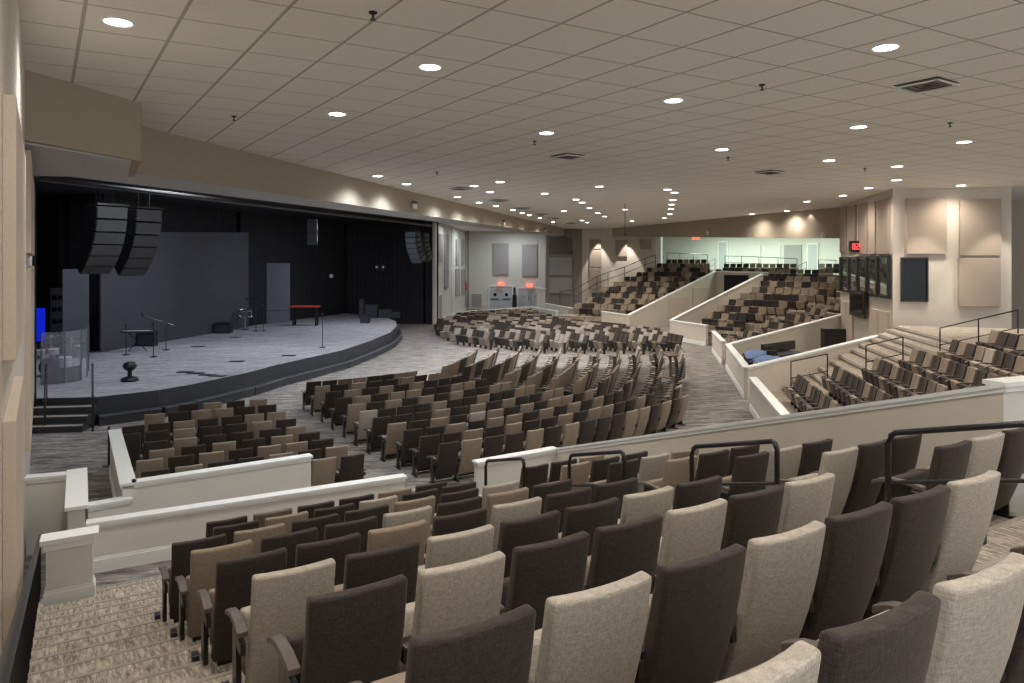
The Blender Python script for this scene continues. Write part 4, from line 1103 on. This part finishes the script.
T = empty('bench', 'bench with a red top and black legs at the back of the stage', 'bench', at(305.5, 325.5, SD), 0)
MB().box((0, 0, 1.22), (1.75, .6, .1)).obj('seat', M['red'], T, bevel=.03)
for sx in (-.72, .72):
    for sy in (-.22, .22): MB().box((sx, sy, .59), (.09, .09, 1.17)).obj('leg', M['metal'], T)
def amp(px, py, w, h, label):
    T = empty('amplifier', label, 'amplifier', at(px, py, SD))
    MB().box((0, 0, h / 2), (w, .45, h)).obj('cabinet', M['metal'], T, bevel=.03); MB().box((0, -.235, h * .45), (w * .85, .02, h * .7)).obj('grille', M['stagefront'], T)
    MB().tube([(-.15, 0, h), (-.12, 0, h + .06), (.12, 0, h + .06), (.15, 0, h)], .015, 6).obj('handle', M['metal'], T)
amp(365.3, 323, .6, .62, 'small black amplifier on the right end of the stage')
amp(223.5, 333, .9, .6, 'black floor monitor at the base of the charcoal backdrop, right side')
amp(147.5, 346, .8, .7, 'black amplifier behind the keyboard near the charcoal backdrop')
T = empty('equipment_case', 'dark stacked equipment and stands at the right corner of the stage', 'equipment', at(375, 318, SD))
for x, h, w in ((-1.0, 1.35, .35), (-.3, .95, .9), (.7, .6, .9), (1.4, .4, .7)): MB().box((x, .3, h / 2), (w, .6, h)).obj('case', M['stagefront'], T, bevel=.03)
# small stage floor boxes
for px, py in ((198, 346.5), (235, 337.5), (185, 372.3), (196, 373.5), (207.5, 375.2), (218, 376.3), (237, 361.5), (289, 355.8)):
    p = at(px, py, SD)
    tag(MB().box((p.x, p.y, SD + .012), (.55, .3, .024)).obj('floor_pocket', M['metal'], bevel=.005), 'small black cable pocket lid set in the stage deck', 'floor pocket', 'cable pockets in the stage deck')
# lit wall fittings on curtain
p = atd(331.5, 276, 54.5)
o = MB().lathe(p, [(.14, 0), (.16, .05), (.14, .1)], 14, Matrix.Rotation(math.pi / 2, 3, 'X')).obj('round_fitting', M['white']); tag(o, 'small white round fitting on the black curtain', 'fitting')
T = empty('twin_light', 'pair of small white lamps on the black curtain at right', 'light', atd(380, 267, 56.2))
for s in (-.25, .25): MB().lathe((s, 0, 0), [(.05, -.05), (.1, .05)], 10, Matrix.Rotation(math.pi / 2, 3, 'X')).obj('lamp', M['white'], T)
MB().box((0, .03, -.2), (.6, .1, .25)).obj('bracket', M['metal'], T)

# ================================================================ TECH PIT contents
p = V((11.4, 31.6, 0.0))
T = empty('mixing_desk', 'dark mixing desk with monitors inside the walled tech pit', 'desk', (0, 0, 0))
MB().box((11.9, 31.9, .75), (3.0, .8, .08), rz(.65)).obj('desk_top', M['stagefront'], T); MB().box((11.9, 31.9, .36), (2.8, .6, .7), rz(.65)).obj('pedestal', M['metal'], T)
MB().box((12.2, 32.5, 1.02), (2.7, .12, .42), rz(.68)).obj('monitor_bank', M['metal'], T)
p = atd(770, 360, 30.3)
T = empty('office_chair', 'black office chair at the tech pit desk', 'chair', (p.x, p.y, 0))
MB().box((0, 0, .48), (.5, .5, .08)).obj('seat', M['metal'], T, bevel=.03); MB().box((0, -.24, .86), (.46, .08, .6)).obj('backrest', M['metal'], T, bevel=.03)
MB().tube([(0, 0, .06), (0, 0, .46)], .03, 8).obj('pole', M['metal'], T)
for k in range(5):
    t_ = k * 1.2566; MB().tube([(0, 0, .1), (.28 * math.cos(t_), .28 * math.sin(t_), .04)], .02, 6).obj('base_leg', M['metal'], T)
MB().box((0, 0.03, 1.25), (.2, .1, .12)).obj('headrest', M['metal'], T, bevel=.02)
for (px, py, d, w, h, nm) in ((738, 353, 30.6, .75, .28, 'crumpled blue cloth heap at the left end of the tech pit'), (749, 359, 28.8, .85, .25, 'blue and white cloth heap in the middle of the tech pit')):
    p = atd(px, py, d); p.x += .85; mb = MB(); vs = []; n = 9
    for j in range(n):
        for i in range(n):
            x, y = (i / (n - 1) - .5), (j / (n - 1) - .5); r2 = max(0, 1 - 3.4 * (x * x + y * y)) ** .4
            vs.append((x * w * 1.6, y * w * 1.3, h * r2 * (.75 + .5 * R.random())))
    fs = [(j * n + i, j * n + i + 1, (j + 1) * n + i + 1, (j + 1) * n + i) for j in range(n - 1) for i in range(n - 1)]
    o = mb.add(vs, fs).obj('cloth_heap', M['blue'], smooth=True); o.location = (p.x, p.y, p.z - h * .6); tag(o, nm, 'cloth')
    z0_ = p.z - h * .6
    if z0_ > .1:
        tag(MB().box((p.x, p.y, z0_ / 2), (w * 1.3, w, z0_ - .004)).obj('storage_box', M['white' if px > 745 else 'stagefront'], bevel=.02), 'storage box under the ' + nm.split(' at')[0].split(' in')[0], 'box')
a, c = on(w8b, w7b, 833), on(w8b, w7b, 838)
p = atd(836, 347, 36.0)
tag(MB().box((p.x, p.y + .3, .75), (1.1, .5, 1.5)).obj('dark_doorway_box', M['metal'], bevel=.02), 'dark doorway at the back of the tech pit under the tower', 'cabinet')  # solid dark box put in to stand for a dark doorway

# lectern in centre section
T = empty('lectern', 'dark slim lectern standing among the centre seats', 'lectern', at(670.5, 378, 0), .5)
MB().box((0, 0, .02), (.5, .42, .04)).obj('base', M['wood'], T, bevel=.01); MB().box((0, 0, .5), (.07, .07, .95)).obj('pole', M['wood'], T)
MB().box((0, 0, 1.0), (.62, .4, .05), Matrix.Rotation(.3, 3, 'X')).obj('top', M['wood'], T, bevel=.01)

# ================================================================ CEILING ITEMS
LT = [(118, 22), (430, 67), (337, 114), (673.5, 100.5), (546.5, 133), (885.5, 47.5), (722, 149.5), (858.5, 127), (964, 142), (829, 160.5), (897, 166.5), (896.5, 180), (868.5, 188), (843, 195.5), (807, 201.5), (961, 185.5), (922, 192.5),
      (599.5, 186.5), (667.5, 189.5), (674.5, 192.5), (673, 200), (671.5, 204.5), (671, 209), (670, 214), (664.5, 218), (544.5, 193.5), (576, 199.5), (582, 202.5), (589.5, 208), (598, 213), (604.5, 216.5), (625, 209.5), (632, 221), (377.5, 176), (406.5, 184), (474, 186), (500, 182), (490, 192), (457.5, 197), (479, 202.5), (496, 206), (513, 210), (522, 213), (529.5, 215), (564, 211), (582, 220.5), (587, 222.5), (540, 218), (553, 222),
      (787, 211), (821, 213), (780, 220), (729.5, 219.5), (752, 214)]
tr_me = None
ring = MB(); n = 20
prof = [(0.165, 0), (0.20, 0), (0.20, -.015), (.165, -.008)]
vs = []
for (r_, z_) in prof:
    for k in range(n): vs.append((r_ * math.cos(2 * math.pi * k / n), r_ * math.sin(2 * math.pi * k / n), z_))
fs = []
for i in range(4):
    for k in range(n):
        a = i * n + k; b2 = i * n + (k + 1) % n; c_ = ((i + 1) % 4) * n + (k + 1) % n; d2 = ((i + 1) % 4) * n + k; fs.append((a, b2, c_, d2))
ring.add(vs, fs); RING = ring.mesh('trim_ring', M['white'])
LENS = MB().lathe((0, 0, 0), [(.165, -.006), (.165, -.002)], 20).mesh('lens', M['lens'])
LT.sort(key=lambda q: q[1])
NL = 0
POW = 84
for i, (px, py) in enumerate(LT):
    p = at(px, py, CZ)
    o = empty('recessed_downlight', 'round recessed ceiling downlight, %s nearest the camera' % (ORD[i] if i < 28 else 'one of those far from'), 'ceiling light', (p.x, p.y, CZ), 0, 'recessed ceiling downlights')
    if i >= 28: o['label'] = 'tiny round recessed downlight in the far part of the ceiling'
    link('trim_ring', RING, o); link('lens', LENS, o)
    L = bpy.data.lights.new('downlight_bulb', 'SPOT'); L.energy = POW * (9.0 if px < 500 and p.y > 13 else 5.0); L.color = (0.84, 0.91, 1.0) if px < 500 and p.y > 13 else ((1.0, 0.97, .93) if p.x < 4 and p.y < 20 else (1.0, 0.91, 0.80)); L.shadow_soft_size = 0.14; L.spot_size = math.radians(150); L.spot_blend = 1.0
    lo = link('bulb', L, o); lo.location = (0, 0, -.03)
# unseen part of the same light grid behind / right of the camera
def lamp(kind, loc, e, col, size=0.3, rot=(0, 0, 0), **kw):
    L = bpy.data.lights.new('lamp', kind); L.energy = e; L.color = col
    if kind == 'AREA': L.shape = 'DISK'; L.size = size
    else: L.shadow_soft_size = size
    for k, v in kw.items(): setattr(L, k, v)
    o = link('ceiling_lamp', L); o.location = loc; o.rotation_euler = rot
    return o
for (x, y) in ((0.8, 0.9), (3.8, 2.0), (-1.6, 4.2), (2.6, 5.4), (7.5, 5.5), (12, 6), (7.5, 12), (14, 13), (20, 12), (20, 20), (25, 27), (13.5, 20)):
    lamp('SPOT', (x, y, CZ - .03), 300, (1, .93, .84), .14, spot_size=math.radians(150), spot_blend=1.0)
# soffit scallop lights
for px, py in ((350, 205), (382, 206), (435, 214), (457, 217.5), (474, 220), (492, 223), (505, 225), (521, 227.5), (534, 229.5), (549, 231.5), (560, 233)):
    q = on(Lp(14), Lp(68), px)
    nn2 = V((0.966, -0.259))
    lamp('SPOT', (q.x + nn2.x * .62, q.y + nn2.y * .62, CZ - .05), 70, (1, .93, .84), .04, spot_size=math.radians(66), spot_blend=.25)
# wall washers
for (x, y, z_, e, sz) in ((xz(600, 0, 66).x, 67.0, CZ - .1, 900, 52), (xz(631, 0, 65).x, 66.6, CZ - .1, 900, 52)):
    lamp('SPOT', (x, y, z_), e, (1, .93, .84), .05, spot_size=math.radians(sz), spot_blend=.3)
for px, off in ((917, 1.5), (991, 1.4)):
    q = on(TC, TR_, px); lamp('SPOT', (q.x, q.y - off, CZ - .05), 420, (1, .92, .82), .05, spot_size=math.radians(70), spot_blend=.4)
for px in (695, 727, 762, 812):
    q = rear_at(px)
    lamp('AREA', (q.x * .93, q.y * .93, CZ - .25), 260, (.80, 1.0, .86), 1.2)
for px, e_ in ((812, 25),):
    q = on(V((8.9, 70.6)), rb, px); lamp('SPOT', (q.x - .5, q.y - .5, CZ - .05), e_, (1, .9, .8), .05, spot_size=math.radians(95), spot_blend=.4)
# stage wash and lobby lights (cool), plus two added floor fills
lamp('AREA', (-12.5, 33, CZ - .15), 260, (.78, .84, 1.0), 2.0)
lamp('AREA', (-9.5, 44, CZ - .15), 260, (.78, .84, 1.0), 2.0)
lamp('AREA', (-9.6, 21.5, CZ - .12), 260, (.80, .88, 1.0), 1.2)  # added unseen fill behind the header, brightens the floor before the stage
lamp('AREA', (-5.2, 33.5, CZ - .12), 260, (.80, .88, 1.0), 1.2)  # second added fill, no fixture: cools and lifts the stage-front floor
lamp('AREA', (-16.5, 26.5, CZ - .15), 110, (.78, .84, 1.0), 1.5)
lamp('AREA', (-3.0, 66.0, CZ - .2), 130, (.86, .93, 1.0), 1.5)
lamp('AREA', (0.5, 71.0, CZ - .2), 110, (.9, .95, 1.0), 1.2)
lamp('AREA', (-4.3, 58.5, CZ - .2), 50, (.9, .95, 1.0), 1.0)

# vents
def vent(px, py, s, label):
    p = at(px, py, CZ)
    T = empty('ceiling_vent', label, 'vent', p, math.radians(33.5))
    for k in range(4):
        w = s * (1 - k * .24)
        r_ = MB(); hw = w / 2; th = .035
        zz = -.02 - .012 * (3 - k)
        r_.box((0, hw - th / 2, zz), (w, th, .02)).box((0, -hw + th / 2, zz), (w, th, .02)).box((hw - th / 2, 0, zz), (th, w, .02)).box((-hw + th / 2, 0, zz), (th, w, .02))
        r_.obj('louver', M['white' if k == 0 else 'arm'], T)
    MB().box((0, 0, -.004), (s * .96, s * .96, .006)).obj('opening', M['metal'], T)
vent(926, 84, .8, 'large square ceiling vent at upper right, nearest the camera')
for i, (x, y) in enumerate(((568, 155.5), (769, 171.5), (461, 188), (499, 200), (523, 208), (541, 214), (554, 218), (571, 223))):
    vent(x, y, .8, 'dark ceiling vent, %s of the small far ones counted from the camera' % ORD[i])
for i, (x, y) in enumerate(((373, 12), (762, 84.5), (234, 116), (950, 122.5), (534.5, 141), (728, 157), (865, 168), (437, 172))):
    p = at(x, y, CZ)
    T = empty('fire_sprinkler', 'black sprinkler head on the ceiling tiles, %s nearest of them' % ORD[i], 'sprinkler', p, 0, 'ceiling sprinklers')
    MB().lathe((0, 0, 0), [(.055, 0), (.055, -.02), (.02, -.03)], 14).obj('escutcheon', M['metal'], T)
    MB().lathe((0, 0, 0), [(.014, -.03), (.014, -.09), (.04, -.095), (.04, -.105)], 12).obj('deflector', M['metal'], T)
p = at(625, 203.5, CZ)
o = MB().tube([(p.x, p.y, CZ), (p.x, p.y, EYE + 1.57)], .018, 6).obj('hanging_microphone', M['metal']); tag(o, 'thin microphone cable hanging from the ceiling above the far seats', 'microphone')
MB().lathe((p.x, p.y, EYE + 1.5), [(.02, .1), (.03, 0), (.02, -.08)], 8).obj('capsule', M['metal'], o)
# emergency lights on soffit
for px, py, nm in ((412, 204.5, 'emergency light box on the tan soffit above the right end of stage'), (502, 222.5, 'emergency light box on the tan soffit above the doors'), (544, 230, 'farthest emergency light box on the tan soffit')):
    q = on(Lp(14), Lp(68), px); z_ = EYE - (py - HZ) * q.y / F
    T = empty('emergency_light', nm, 'emergency light', (q.x + .12, q.y - .03, z_), 1.31)
    MB().box((0, 0, -.08), (.38, .12, .22)).obj('housing', M['white'], T, bevel=.015)
    for s in (-.14, .14): MB().lathe((s, .0, .1), [(.05, -.06), (.085, .05)], 12).obj('lamp_head', M['arm'], T)
for px, py, nm in ((712, 233.5, 'emergency light on the rear soffit near the exit sign'), (828, 236, 'emergency light on the rear soffit beside the booth tower')):
    q = on(V((8.9, 70.6)), rb, px); z_ = EYE - (py - HZ) * q.y / F
    T = empty('emergency_light', nm, 'emergency light', (q.x - .3, q.y - .25, z_))
    MB().box((0, 0, 0), (.4, .12, .22)).obj('housing', M['white'], T, bevel=.015)
    for s in (-.15, .15): MB().lathe((s, -.02, .15), [(.05, -.05), (.08, .04)], 12).obj('lamp_head', M['white'], T)

# ================================================================ CAMERA / WORLD
cam = bpy.data.cameras.new('camera'); cam.sensor_width = 36; cam.lens = F / 1024 * 36; cam.shift_y = -(341.5 - HZ) / 1024
co = link('camera', cam); co.location = (0, 0, EYE); co.rotation_euler = (math.pi / 2, 0, 0); cam.clip_start = .05; cam.clip_end = 300
sc.camera = co
w = bpy.data.worlds.new('world'); sc.world = w; w.use_nodes = True
w.node_tree.nodes['Background'].inputs['Color'].default_value = (0.9, 0.95, 1.0, 1); w.node_tree.nodes['Background'].inputs['Strength'].default_value = 0.85
sc.view_settings.view_transform = 'Standard'; sc.view_settings.look = 'None'; sc.view_settings.gamma = 1; sc.view_settings.exposure = 0.52
try: sc.view_settings.use_curve_mapping = False
except Exception: pass
